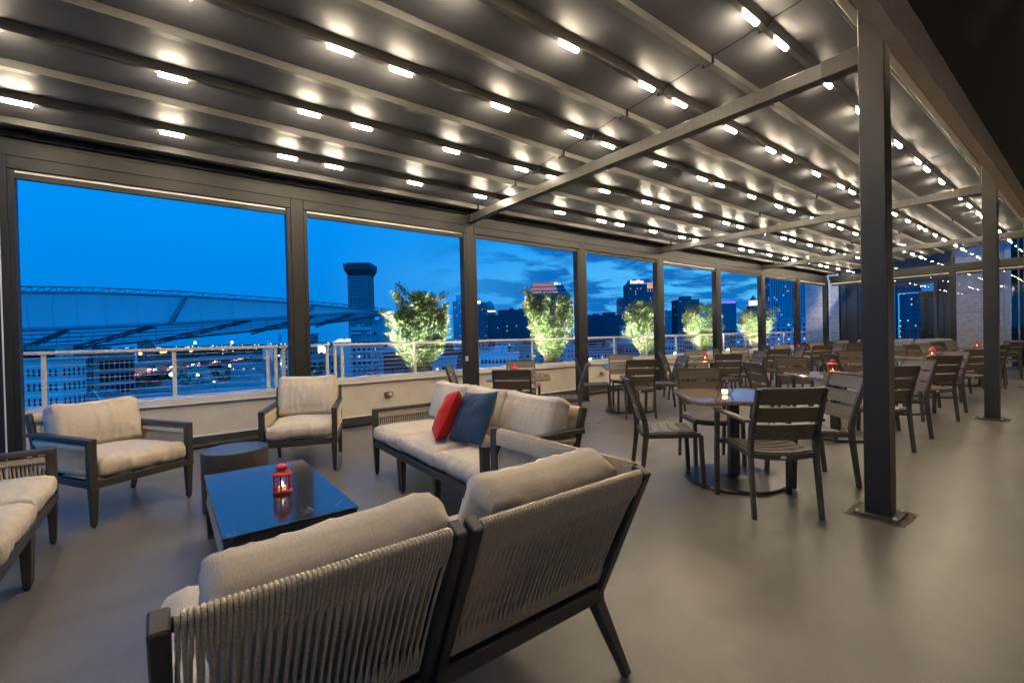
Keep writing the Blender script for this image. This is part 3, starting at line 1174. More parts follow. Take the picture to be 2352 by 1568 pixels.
# ------------------------------------------------------------------ coffee table, side table
def marble_black():
    m = bpy.data.materials.new('black_marble')
    m.use_nodes = True
    t = m.node_tree
    b = t.nodes['Principled BSDF']
    b.inputs['Roughness'].default_value = .14
    b.inputs['IOR'].default_value = 2.2
    c = t.nodes.new('ShaderNodeTexCoord')
    n = t.nodes.new('ShaderNodeTexNoise')
    n.inputs['Scale'].default_value = 3.2
    n.inputs['Detail'].default_value = 6
    n.inputs['Distortion'].default_value = 1.1
    t.links.new(c.outputs['Object'], n.inputs['Vector'])
    s = t.nodes.new('ShaderNodeMath')
    s.operation = 'SUBTRACT'
    s.inputs[1].default_value = .5
    t.links.new(n.outputs['Fac'], s.inputs[0])
    a = t.nodes.new('ShaderNodeMath')
    a.operation = 'ABSOLUTE'
    t.links.new(s.outputs[0], a.inputs[0])
    r = t.nodes.new('ShaderNodeMapRange')
    r.inputs[1].default_value, r.inputs[2].default_value = .0, .007
    r.inputs[3].default_value, r.inputs[4].default_value = 1, 0
    t.links.new(a.outputs[0], r.inputs[0])
    n2 = t.nodes.new('ShaderNodeTexNoise')
    n2.inputs['Scale'].default_value = 2.5
    t.links.new(c.outputs['Object'], n2.inputs['Vector'])
    r2 = t.nodes.new('ShaderNodeMapRange')
    r2.inputs[1].default_value, r2.inputs[2].default_value = .5, .64
    t.links.new(n2.outputs['Fac'], r2.inputs[0])
    q = t.nodes.new('ShaderNodeMath')
    q.operation = 'MULTIPLY'
    t.links.new(r.outputs[0], q.inputs[0])
    t.links.new(r2.outputs[0], q.inputs[1])
    mx = t.nodes.new('ShaderNodeMix')
    mx.data_type = 'RGBA'
    t.links.new(q.outputs[0], mx.inputs[0])
    mx.inputs[6].default_value = (.018, .017, .019, 1)
    mx.inputs[7].default_value = (.30, .29, .28, 1)
    t.links.new(mx.outputs[2], b.inputs['Base Color'])
    return m
t = thing('coffee_table', 'low black marble coffee table with a rope skirt, red lantern on it', 'coffee table', (.467, 2.925, 0), 0)
b = MB()
b.box((-.295, -.60, .392), (.295, .60, .404), .002)
b.build('tabletop', marble_black(), t)
b = MB()
for s in (-1, 1):
    b.box((s * .272 - .018, -.593, .352), (s * .272 + .018, .593, .391), .003)
    b.box((-.253, s * .575 - .018, .352), (.253, s * .575 + .018, .391), .003)
for sy in (-1, 1):
    b.box((-.25, sy * .575 - .012, .225), (.25, sy * .575 + .012, .245), .002)
for sx in (-1, 1):
    b.box((sx * .272 - .012, -.56, .225), (sx * .272 + .012, .56, .245), .002)
b.build('table_frame', M_frame, t)
random.seed(11)
b = MB()
for s in (-1, 1):
    rope_panel(b, (-.245, s * .575, .235), (.245, s * .575, .235), (-.245, s * .575, .352), (.245, s * .575, .352), (0, s, 0), .0085, .014)
    rope_panel(b, (s * .272, -.555, .235), (s * .272, .555, .235), (s * .272, -.555, .352), (s * .272, .555, .352), (s, 0, 0), .0085, .014)
b.build('rope_skirt', M_rope, t)
for sx in (-1, 1):
    for sy in (-1, 1):
        b = MB()
        b.bar((sx * .270, sy * .573, .351), (sx * .270, sy * .573, 0), .045, .045, (1, 0, 0), .003, .032, .032)
        b.build('leg', M_frame, t)
t = thing('side_table', 'round dark bronze drum side table between the armchairs', 'side table', (.40, 4.05, 0))
b = MB()
b.lathe([(.205, 0), (.214, .002), (.218, .01), (.222, .435), (.220, .447), (.216, .45)], 64)
b.build('drum', mat('drum_bronze', (.062, .055, .047), .42, var=.04, scale=6), t, 40)
b = MB()
b.lathe([(.216, .4495), (.1, .4495), (.0, .4495)], 64, smooth=False)
b.build('top', mat('drum_top', (.075, .068, .06), .33, var=.04, scale=6), t)

# ------------------------------------------------------------------ dining chairs
def chair_proto(armed):
    t = thing('dining_chair', 'x', 'chair', (0, 0, 0))
    for s in (-1, 1):
        b = MB()
        pts = [(s * .218, -.255, 0), (s * .216, -.225, .25), (s * .214, -.208, .40), (s * .213, -.206, .47), (s * .212, -.218, .545), (s * .211, -.252, .66), (s * .210, -.325, .875)]
        b.sweep(pts, .024, .04, (1, 0, 0), hs=[.030, .036, .042, .044, .042, .036, .028])
        b.build('rear_leg', M_chairf, t)
        b = MB()
        fx = .262 if armed else .214
        if armed:
            b.sweep([(s * .27, .232, 0), (s * .268, .222, .40), (s * .265, .214, .645)], .030, .034, (1, 0, 0))
        else:
            b.sweep([(s * .216, .240, 0), (s * .214, .222, .425)], .030, .032, (1, 0, 0))
        b.build('front_leg', M_chairf, t)
        if armed:
            b = MB()
            b.bar((s * .238, -.235, .652), (s * .262, .238, .662), .050, .022, (1, 0, 0), .004)
            b.build('arm', M_chair, t)
    b = MB()
    for s in (-1, 1):
        b.bar((s * .207, -.20, .415), (s * .207, .225, .425), .022, .036, (1, 0, 0), .002)
        if armed:
            b.bar((s * .205, .1995, .42), (s * .262, .2135, .42), .022, .032, (0, 1, 0), .002)
    def curved(y, z, hgt, thick):
        pts = [(x, y, z - .018 * (1 - (x / .2) ** 2)) for x in (-.196, -.13, -.065, 0, .065, .13, .196)]
        b.sweep(pts, thick, hgt, (0, 1, 0))
    curved(-.200, .415, .036, .02)
    curved(.214, .425, .032, .02)
    b.build('seat_frame', M_chairf, t)
    b = MB()
    ns = 5
    for i in range(ns):
        y0 = -.186 + .388 * i / ns
        y1 = y0 + .388 / ns - .006
        y, z = (y0 + y1) / 2, .438 + .010 * i / ns
        pts = [(x, y, z - .020 * (1 - (x / .2) ** 2)) for x in (-.194, -.145, -.097, -.048, 0, .048, .097, .145, .194)]
        b.sweep(pts, y1 - y0, .012, (0, 1, 0))
    b.build('seat', M_chair, t)
    b = MB()
    def backp(z):
        if z < .66:
            return -.218 - (.034) * (z - .545) / .115
        return -.252 - .073 * (z - .66) / .215
    for z0, z1 in ((.522, .632), (.646, .752), (.766, .868)):
        zm = (z0 + z1) / 2
        ym = backp(zm) + .004
        tilt = math.atan2(backp(z0) - backp(z1), z1 - z0)
        up = Vector((0, -math.sin(tilt), math.cos(tilt)))
        pts = [(x, ym - .016 * (1 - (x / .2) ** 2), zm) for x in (-.199, -.14, -.07, 0, .07, .14, .199)]
        b.sweep(pts, z1 - z0, .014, up)
    b.build('back_slats', M_chair, t)
    b = MB()
    pts = [(x, backp(.872) - .012 - .016 * (1 - (x / .2) ** 2), .874) for x in (-.199, -.1, 0, .1, .199)]
    b.sweep(pts, .03, .016, (0, 1, 0))
    b.build('top_rail', M_chairf, t)
    b = MB()
    vs = [(.021 * math.cos(a * math.pi / 8), -.2125, .40 + .011 * math.sin(a * math.pi / 8)) for a in range(16)]
    b.add(vs, [tuple(reversed(range(16)))])
    b.build('badge', M_badge, t)
    return t
chairA = chair_proto(True)
chairB = chair_proto(False)
used = {True: 0, False: 0}
U = Vector((.66, .751, 0))
V = Vector((.751, -.66, 0))
def place_chair(c, side, dist, armed, label, turn=0., slip=0.):
    """side: near / left / far / right of the table"""
    dirs = {'near': -U, 'far': U, 'left': -V, 'right': V}
    o = dirs[side]
    lat = Vector((-o.y, o.x, 0))
    p = Vector((c[0], c[1], 0)) + o * dist + lat * slip
    hd = -o
    rz = rotz_to(hd.x, hd.y) + turn
    g = 'slatted dining chairs round the granite tables'
    pr = chairA if armed else chairB
    if not used[armed]:
        used[armed] = 1
        pr.location = p
        pr.rotation_euler = (0, 0, rz)
        pr['label'] = label
        pr['group'] = g
        return pr
    return dup(pr, p, rz, label, g)

def granite():
    m = bpy.data.materials.new('granite_top')
    m.use_nodes = True
    t = m.node_tree
    b = t.nodes['Principled BSDF']
    b.inputs['Roughness'].default_value = .06
    b.inputs['IOR'].default_value = 1.9
    c = t.nodes.new('ShaderNodeTexCoord')
    v = t.nodes.new('ShaderNodeTexVoronoi')
    v.inputs['Scale'].default_value = 210
    t.links.new(c.outputs['Object'], v.inputs['Vector'])
    r = t.nodes.new('ShaderNodeValToRGB')
    e = r.color_ramp.elements
    e[0].color = (.05, .035, .028, 1)
    e[1].color = (.42, .32, .24, 1)
    e[1].position = .95
    q = e.new(.45)
    q.color = (.24, .16, .115, 1)
    sx = t.nodes.new('ShaderNodeSeparateColor')
    t.links.new(v.outputs['Color'], sx.inputs[0])
    t.links.new(sx.outputs[0], r.inputs[0])
    t.links.new(r.outputs[0], b.inputs['Base Color'])
    return m
def table_proto():
    t = thing('dining_table', 'x', 'table', (0, 0, 0))
    S, R, n = .415, .10, 8
    ring = []
    for cx, cy, a0 in ((S - R, S - R, 0), (-S + R, S - R, 90), (-S + R, -S + R, 180), (S - R, -S + R, 270)):
        for i in range(n + 1):
            a = math.radians(a0 + 90 * i / n)
            ring.append((cx, cy, math.cos(a), math.sin(a)))
    k = len(ring)
    prof = [(-.02, .690), (-.003, .692), (0, .698), (0, .713), (-.003, .719), (-.010, .722)]
    vs, fs = [], []
    for off, z in prof:
        for cx, cy, c, s in ring:
            vs.append((cx + (R + off) * c, cy + (R + off) * s, z))
    for i in range(len(prof) - 1):
        for j in range(k):
            fs.append((i * k + j, i * k + (j + 1) % k, (i + 1) * k + (j + 1) % k, (i + 1) * k + j))
    fs.append(tuple(range((len(prof) - 1) * k, len(prof) * k)))
    fs.append(tuple(reversed(range(k))))
    b = MB()
    b.add(vs, fs)
    b.build('tabletop', granite(), t)
    b = MB()
    b.box((-.038, -.038, .03), (.038, .038, .68), .004)
    b.box((-.28, -.025, .668), (.28, .025, .689), .003)
    b.box((-.025, -.28, .664), (.025, .28, .6875), .003)
    b.build('pedestal', M_dark, t)
    b = MB()
    b.lathe([(.385, .0), (.392, .004), (.392, .02), (.385, .028), (.1, .034), (.085, .036), (.055, .05), (.0, .05)], 48)
    b.build('base_disc', mat('base_disc', (.022, .022, .023), .28, var=.1, scale=5), t, 35)
    return t
tb0 = table_proto()
near_row = [(3.80, 1.92), (6.27, 1.95), (8.70, 1.97), (11.12, 1.95), (13.55, 1.97), (16.05, 1.95)]
far_row = [(3.74, 4.76), (6.06, 4.78), (8.25, 4.55), (10.62, 4.78), (13.02, 4.78), (15.4, 4.75), (17.6, 4.75)]
rng = random.Random(4)
armset = {('n', 0, 'near'), ('f', 0, 'near'), ('f', 2, 'left'), ('n', 2, 'right'), ('n', 1, 'far')}
first = True
for row, lst in (('n', near_row), ('f', far_row)):
    rn = 'by the columns' if row == 'n' else 'by the parapet'
    for i, c in enumerate(lst):
        tl = ('%s granite table %s' % (ORD[i], rn)) if i else ('nearest granite table %s' % rn)
        extra = {('n', 0): ', wire candle holder on it', ('f', 0): ', red lantern on it, behind the three-seat sofa'}.get((row, i), ', square top on a round base')
        rz = math.atan2(U.y, U.x) + rng.uniform(-.05, .05)
        if first:
            tb0.location, tb0.rotation_euler = (*c, 0), (0, 0, rz)
            tb0['label'], tb0['group'] = tl + extra, 'square granite dining tables'
            first = False
        else:
            dup(tb0, (*c, 0), rz, tl + extra, 'square granite dining tables')
        for side in ('near', 'left', 'far', 'right'):
            armed = (row, i, side) in armset
            desc = {'near': 'turned from the camera', 'far': 'facing the camera', 'left': 'on the left side', 'right': 'on the right side'}[side]
            lab = '%s slatted chair %s at the %s' % ('armrest' if armed else 'armless', desc, tl)
            dist = .585 + rng.uniform(-.03, .05)
            turn, slip = rng.uniform(-.08, .08), rng.uniform(-.03, .03)
            if row == 'n' and i == 0:
                dist, turn, slip = {'near': (.585, .02, .0), 'left': (.56, -.03, .0), 'far': (.545, .0, 0), 'right': (.61, 0, 0)}[side]
            place_chair(c, side, dist, armed, lab, turn, slip)

# ------------------------------------------------------------------ lanterns
def lantern_proto():
    t = thing('lantern', 'x', 'lantern', (0, 0, 0))
    b = MB()
    b.lathe([(0, 0), (.047, 0), (.050, .004), (.050, .016), (.045, .020), (0, .020)], 6 * 4)
    b.build('base', M_redpaint, t, 30)
    b = MB()
    for i in range(6):
        a = math.pi / 3 * i + .2
        b.box((.041, -.005, .02), (.047, .005, .104), .001, Matrix.Rotation(a, 4, 'Z'))
    b.lathe([(.046, .036), (.048, .036), (.048, .041), (.046, .041)], 24)
    b.build('pillars', M_redpaint, t, 30)
    b = MB()
    b.lathe([(.0, .104), (.052, .102), (.054, .106), (.052, .110), (.044, .118), (.030, .126), (.022, .130), (.020, .136), (.030, .138), (.031, .142), (.027, .152), (.018, .160), (.008, .164), (0, .1645)], 24)
    b.build('roof', M_redpaint, t, 40)
    b = MB()
    for i in range(6):
        a = math.pi / 3 * i + .5
        b.lathe([(.0, 0.0006), (.0045, .0)], 8, (.0385 * math.cos(a), .0385 * math.sin(a), .1222))
    for i in range(4):
        a = math.pi / 2 * i + .6
        b.box((.0292, -.004, .144), (.0305, .004, .150), 0, Matrix.Rotation(a, 4, 'Z'))
    b.build('vent_hole', M_gasket, t)
    b = MB()
    b.lathe([(.042, .021), (.042, .103)], 18)
    b.build('pane', M_glass, t)
    b = MB()
    b.lathe([(0, .0205), (.019, .0205), (.0195, .036), (.017, .038), (0, .037)], 16)
    b.build('tealight', M_wax, t)
    b = MB()
    b.lathe([(0, .037), (.0065, .043), (.007, .050), (.004, .060), (0, .068)], 10)
    b.build('flame', M_candle, t)
    return t
ln = lantern_proto()
ln.location, ln['label'] = (.50, 2.82, .4042), 'red metal candle lantern on the black marble coffee table'
ln['group'] = 'red candle lanterns'
for c, lb in (((3.70, 4.83), 'red metal candle lantern on the granite table behind the three-seat sofa'),
              ((6.42, 2.02), 'red metal candle lantern left of the nearest steel column'),
              ((11.35, 1.97), 'red metal candle lantern right of the nearest steel column'),
              ((16.25, 1.98), 'red metal candle lantern just left of the second steel column'),
              ((8.30, 4.72), 'red metal candle lantern half hidden on the third granite table along the parapet'),
              ((13.15, 4.9), 'red metal candle lantern on the fifth granite table along the parapet'),
              ((17.6, 4.8), 'red metal candle lantern on the last granite table along the parapet')):
    dup(ln, (*c, .7225), rng.uniform(0, 1), lb, 'red candle lanterns')
# geometric wire holder
t = thing('candle_holder', 'black wire geometric candle holder with a lit votive on the nearest granite table', 'candle holder', (3.765, 1.97, .7225))
b = MB()
ring1 = [(.052 * math.cos(a), .052 * math.sin(a), .002) for a in [math.pi / 3 * i for i in range(6)]]
ring2 = [(.075 * math.cos(a), .075 * math.sin(a), .045) for a in [math.pi / 3 * i + .52 for i in range(6)]]
ring3 = [(.042 * math.cos(a), .042 * math.sin(a), .095) for a in [math.pi / 3 * i for i in range(6)]]
for i in range(6):
    j = (i + 1) % 6
    for a, c in ((ring1[i], ring1[j]), (ring1[i], ring2[i]), (ring1[j], ring2[i]), (ring2[i], ring3[i]), (ring2[i], ring3[j]), (ring3[i], ring3[j])):
        b.tube([a, c], .002, 4)
b.build('wire_frame', M_dark, t)
b = MB()
b.lathe([(0, .004), (.026, .004), (.028, .07)], 16)
b.build('votive_glass', M_glass, t)
b = MB()
b.lathe([(0, .006), (.023, .006), (.023, .038), (0, .037)], 14)
b.build('votive', emis('votive_glow', (1, .72, .42), 4.5), t)

# ------------------------------------------------------------------ outlet boxes on the parapet
for X, z, lb in ((2.66, .43, 'grey outlet box on the parapet left of the three-seat sofa back'), (5.02, .41, 'grey outlet box low on the parapet behind the nearest parapet table'), (7.47, .42, 'grey outlet box on the parapet between the third and fourth screen posts'), (9.88, .42, 'grey outlet box on the parapet right of the fifth screen post')):
    t = thing('outlet_box', lb, 'outlet', (X, Yw, z), 0, 'outlet boxes on the parapet')
    b = MB()
    b.box((-.062, -.055, -.032), (.062, .002, .032), .006)
    b.build('cover', mat('box_grey', (.16, .15, .135), .5), t)
    b = MB()
    b.box((-.01, -.060, -.019), (.045, -.056, .021), .001)
    b.build('socket_plate', mat('socket_cream', (.70, .66, .58), .4), t)
    b = MB()
    for sx in (.003, .030):
        for dz in (-.007, .008):
            b.box((sx - .002, -.0615, dz - .004), (sx + .000, -.0602, dz + .004))
            b.box((sx + .006, -.0615, dz - .004), (sx + .008, -.0602, dz + .004))
    b.build('slots', M_gasket, t)

t = thing('sensor_box', 'small white sensor box on the third screen post behind the parapet table', 'sensor', (3.68, 5.994, .93))
b = MB()
b.box((-.022, -.028, -.035), (.022, .005, .035), .006)
b.build('housing', mat('sensor_white', (.6, .6, .6), .4), t)
b = MB()
b.lathe([(0, .004), (.009, .002), (.012, 0)], 10)
xform(b, Matrix.Translation((0, -.0285, .008)) @ Matrix.Rotation(math.pi / 2, 4, 'X'))
b.build('lens', M_gasket, t)
# far lounge sofa at the end
t = thing('banquette', 'blue-grey cushioned banquette against the far glass wall', 'sofa', (18.1, 3.55, 0))
for y in (-.42, .42):
    m = cushion_mesh(.16, .80, .42, .05, 0, int(y * 10), .005, .01, (6, 14, 10))
    xform(m, Matrix.Translation((.12, y, .70)))
    m.build('back_cushion', mat('grey_blue_cushion', (.17, .19, .21), .9), t)
b = MB()
b.box((-.3, -.84, .14), (.26, .84, .44), .03)
b.build('seat', MATS['grey_blue_cushion'], t)
b = MB()
b.box((-.28, -.82, 0), (.24, .82, .139), .005)
b.build('plinth', M_dark, t)

# ------------------------------------------------------------------ lit bushes behind the railing
def leaf_mat():
    m = bpy.data.materials.new('bush_leaf')
    m.use_nodes = True
    t = m.node_tree
    b = t.nodes['Principled BSDF']
    c = t.nodes.new('ShaderNodeNewGeometry')
    r = t.nodes.new('ShaderNodeValToRGB')
    e = r.color_ramp.elements
    e[0].color = (.05, .085, .03, 1)
    e[1].color = (.25, .31, .13, 1)
    q = e.new(.5)
    q.color = (.085, .15, .042, 1)
    t.links.new(c.outputs['Random Per Island'], r.inputs[0])
    t.links.new(r.outputs[0], b.inputs['Base Color'])
    b.inputs['Roughness'].default_value = .35
    tl = t.nodes.new('ShaderNodeBsdfTranslucent')
    t.links.new(r.outputs[0], tl.inputs[0])
    mx = t.nodes.new('ShaderNodeMixShader')
    mx.inputs[0].default_value = .42
    o = t.nodes['Material Output']
    t.links.new(b.outputs[0], mx.inputs[1])
    t.links.new(tl.outputs[0], mx.inputs[2])
    t.links.new(mx.outputs[0], o.inputs[0])
    return m
M_leaf = leaf_mat()
M_bark = mat('bush_bark', (.16, .12, .085), .85, var=.3, scale=40)
def leaf(mb, p, d, up, ln_, wd):
    d = d.normalized()
    s = d.cross(up)
    s = s.normalized() if s.length > 1e-4 else d.orthogonal().normalized()
    n = s.cross(d)
    a = p
    m1 = p + d * ln_ * .5 + s * wd / 2 + n * wd * .12
    m2 = p + d * ln_ * .5 - s * wd / 2 + n * wd * .12
    mid = p + d * ln_ * .52
    e = p + d * ln_
    mb.add([a, m1, mid, m2, e], [(0, 1, 2), (0, 2, 3), (1, 4, 2), (2, 4, 3)])
def bush(X, z0, half, top, prof, seed, label, nl=2600):
    R = random.Random(seed)
    t = thing('bush', label, 'bush', (X, 7.33, 0), 0, 'uplit bushes behind the railing')
    lf, st = MB(), MB()
    Hh = top - z0
    tips = []
    for s in range(13):
        a = R.uniform(0, 2 * math.pi)
        r0 = R.uniform(.01, .10)
        rr = prof(.75) * half * math.sqrt(R.random()) * 1.0
        b0 = Vector((r0 * math.cos(a), r0 * math.sin(a) * .6, z0 - .12))
        e = Vector((rr * math.cos(a), rr * math.sin(a) * .55, z0 + Hh * R.uniform(.62, .98)))
        mid = b0.lerp(e, .45) + Vector((R.uniform(-.06, .06), R.uniform(-.05, .05), .05))
        pts = [b0, b0.lerp(mid, .5) + Vector((R.uniform(-.02, .02), 0, 0)), mid, mid.lerp(e, .5) + Vector((R.uniform(-.04, .04), 0, 0)), e]
        st.tube(pts, .01, 5, rs=[.016, .014, .011, .007, .003])
        for k in range(10):
            q = R.uniform(.25, 1)
            i = min(3, int(q * 4))
            p = pts[i].lerp(pts[i + 1], q * 4 - i)
            f = (p.z - z0) / Hh
            lim = half * prof(max(0, min(1, f)))
            aa = R.uniform(0, 2 * math.pi)
            ln_ = R.uniform(.10, .30) * (.6 + half)
            g = p + Vector((math.cos(aa) * ln_, math.sin(aa) * ln_ * .6, ln_ * R.uniform(.1, .7)))
            if abs(g.x) > lim:
                g.x = math.copysign(lim * R.uniform(.85, 1.03), g.x)
            st.tube([p, p.lerp(g, .5) + Vector((0, 0, .015)), g], .004, 4, rs=[.005, .004, .002])
            tips.append((p, g))
    # free shoots that break the outline
    for k in range(9):
        f = R.uniform(.3, 1)
        sgn = R.choice((-1, 1))
        p = Vector((sgn * half * prof(f) * .7, R.uniform(-.2, .2), z0 + Hh * f))
        g = p + Vector((sgn * R.uniform(.12, .3), R.uniform(-.1, .1), R.uniform(.08, .25)))
        st.tube([p, g], .004, 4)
        tips += [(p, g)] * 2
    per = max(4, nl // (2 * len(tips)))
    for p, g in tips:
        for k in range(per):
            q = R.uniform(.1, 1.05)
            c = p.lerp(g, q) + Vector((R.gauss(0, .03), R.gauss(0, .03), R.gauss(0, .03)))
            d = (g - p).normalized() + Vector((R.uniform(-1, 1), R.uniform(-1, 1), R.uniform(-.6, .9)))
            leaf(lf, c, d, Vector((R.uniform(-.5, .5), R.uniform(-.5, .5), 1)), R.uniform(.05, .08), R.uniform(.024, .038))
    # clumps of leaves filling the body of the bush, denser towards its skin
    for k in range(nl // 9):
        f = R.random() ** .8
        lim = half * prof(f) * (.9 + .14 * mnoise.noise(Vector((f * 6, seed, 0))))
        a = R.uniform(0, 2 * math.pi)
        rr = lim * math.sqrt(R.uniform(.12, 1))
        c0 = Vector((rr * math.cos(a), rr * math.sin(a) * .6, z0 + Hh * f * .96))
        if mnoise.noise(c0 * 4.5 + Vector((seed * 3.1, 0, 0))) < -.13:
            continue
        od = Vector((math.cos(a), math.sin(a), .55))
        for j in range(8):
            c = c0 + Vector((R.gauss(0, .035), R.gauss(0, .035), R.gauss(0, .035)))
            d = od + Vector((R.uniform(-1.1, 1.1), R.uniform(-1.1, 1.1), R.uniform(-.7, .9)))
            leaf(lf, c, d, Vector((R.uniform(-.6, .6), R.uniform(-.6, .6), 1)), R.uniform(.045, .078), R.uniform(.022, .036))
    lf.build('foliage', M_leaf, t)
    st.build('stem', M_bark, t)
    return t
def pf(pts):
    def f(h):
        for (a, b), (c, d) in zip(pts, pts[1:]):
            if a <= h <= c:
                return b + (d - b) * (h - a) / (c - a)
        return pts[-1][1]
    return f
P1 = pf([(0, .13), (.12, .30), (.25, .58), (.42, .95), (.6, 1.0), (.75, .74), (.88, .40), (1, .14)])
P2 = pf([(0, .15), (.15, .36), (.3, .60), (.5, .86), (.75, 1.0), (.9, .95), (1, .5)])
blist = [(3.56, .64, .66, 2.08, P1, 'widest uplit bush with a pointed crown, behind the railing nearest the lounge'),
         (6.66, .64, .63, 2.18, P2, 'uplit bush with a flat dense top, second from the left behind the railing'),
         (9.95, .64, .70, 2.10, P2, 'uplit bush split by the fifth screen post, its crown leaning right'),
         (12.75, .64, .82, 2.14, P2, 'uplit bush just left of the sixth screen post'),
         (16.15, .64, .86, 2.02, P2, 'uplit bush farthest along the railing, behind the seventh screen post')]
for i, (X, z0, hf, tp, pr, lb) in enumerate(blist):
    bush(X, z0, hf, tp, pr, 40 + i, lb, 14500 if i < 2 else 10500)
# planter bed behind the parapet
b = MB()
b.box((1.9, 6.985, -.3), (20.3, 7.9, .60))
o = b.build('planter_bed', mat('planter_soil', (.10, .085, .07), .9, var=.3, scale=12, bump=.5, bscale=40))
tag(o, 'long raised planter ledge behind the railing holding the uplit bushes', 'planter')
# flood lights
def flood(X, Y, aim, label, power, face_cam=False):
    t = thing('flood_light', label, 'flood light', (X, Y, .60), 0, 'flood lights under the bushes')
    d = (Vector(aim) - Vector((X, Y, .68))).normalized()
    q = d.to_track_quat('-Z', 'Y').to_matrix().to_4x4()
    Mh = Matrix.Translation((0, 0, .085)) @ q
    b = MB()
    b.lathe([(.0, .07), (.03, .066), (.052, .03), (.056, -.02), (.060, -.05)], 16)
    xform(b, Mh)
    b.build('head', M_dark, t)
    b = MB()
    b.lathe([(.0, -.03), (.05, -.03)], 16)
    xform(b, Mh)
    b.build('lens', emis('flood_lens', (1, .93, .78), 30.), t)
    b = MB()
    b.box((-.008, -.03, 0), (.008, .03, .08))
    b.build('bracket', M_dark, t)
    ld = bpy.data.lights.new('flood_beam', 'SPOT')
    ld.energy = power
    ld.color = (1, .96, .89)
    ld.spot_size = math.radians(100)
    ld.spot_blend = .9
    ld.shadow_soft_size = .04
    lo = bpy.data.objects.new('flood_beam', ld)
    COL.objects.link(lo)
    lo.parent = t
    lo.matrix_local = Matrix.Translation((0, 0, .085)) @ q @ Matrix.Translation((0, 0, -.055))
    return t
FP = 1150.
for i, (X, z0, hf, tp, pr, lb) in enumerate(blist):
    flood(X - 1.0, 7.02, (X + .02, 7.40, 1.85), 'black flood light aimed up into the %s bush from the left' % ORD[i], FP)
    flood(X + .92, 7.02, (X + .05, 7.40, 1.85), 'black flood light aimed up into the %s bush from the right' % ORD[i], FP * .45)
# ------------------------------------------------------------------ the city
ZG = -24.0
M_ground = mat('city_ground', (.035, .04, .042), .9, var=.5, scale=.012, detail=8)
mb = MB()
ng = 48
mb.add([(0, 0, ZG)] + [(9000 * math.cos(2 * math.pi * i / ng), 9000 * math.sin(2 * math.pi * i / ng), ZG) for i in range(ng)], [(0, 1 + i, 1 + (i + 1) % ng) for i in range(ng)])
struct(mb.build('ground', M_ground))
def gz(px, py, z):
    """world point on the level z seen at (px,py)"""
    d = RIGHT * ((px - 1176) / F_PX) + DOWN * ((py - 784) / F_PX) + FWD
    return CAMPOS + d * ((z - H) / d.z)
M_win = mat('city_window', (.012, .018, .03), .12)
M_wind = mat('city_window_pale', (.16, .19, .22), .12)
M_lit = emis('lit_window', (1, .80, .52), 1.15)
M_litw = emis('lit_window_cool', (.85, .95, 1), 1.3)
def wallm(c):
    return mat('city_wall_%02d_%02d_%02d' % tuple(int(x * 99) for x in c), c, .8, var=.08, scale=.15)
def frame_of(xl, xr, ytop, depth, yaw=0.):
    pl, pr = at(xl, 790, depth), at(xr, 790, depth)
    zt = at((xl + xr) / 2, ytop, depth).z
    ex = pr - pl
    ex.z = 0
    w = ex.length
    ex.normalize()
    c = (pl + pr) / 2
    ang = math.atan2(ex.y, ex.x) + math.radians(yaw)
    return c.x, c.y, w, zt, ang
def windows(mb_d, mb_l, face, x0, x1, z0, z1, nx, nz, fx, fz, y, lit, R, th=.12):
    """panes on the plane y (front: facing -y) or on a side"""
    dx, dz = (x1 - x0) / nx, (z1 - z0) / nz
    for i in range(nx):
        for j in range(nz):
            cx, cz = x0 + (i + .5) * dx, z0 + (j + .5) * dz
            hx, hz = dx * fx / 2, dz * fz / 2
            m = mb_l if R.random() < lit else mb_d
            if m is mb_l:
                hx, hz = hx * .62, hz * .62
            if face == 'f':
                m.add([(cx - hx, y - th, cz - hz), (cx + hx, y - th, cz - hz), (cx + hx, y - th, cz + hz), (cx - hx, y - th, cz + hz)], [(0, 1, 2, 3)])
            elif face == 'r':
                m.add([(y + th, cx - hx, cz - hz), (y + th, cx + hx, cz - hz), (y + th, cx + hx, cz + hz), (y + th, cx - hx, cz + hz)], [(0, 1, 2, 3)])
            else:
                m.add([(y - th, cx + hx, cz - hz), (y - th, cx - hx, cz - hz), (y - th, cx - hx, cz + hz), (y - th, cx + hx, cz + hz)], [(0, 1, 2, 3)])
def finish_windows(d, l, t, md, ml):
    for m, mm, nm in ((d, md, 'window'), (l, ml, 'lit_window')):
        if m.f:
            o = m.build(nm, mm, t)
            o['kind'] = 'stuff'
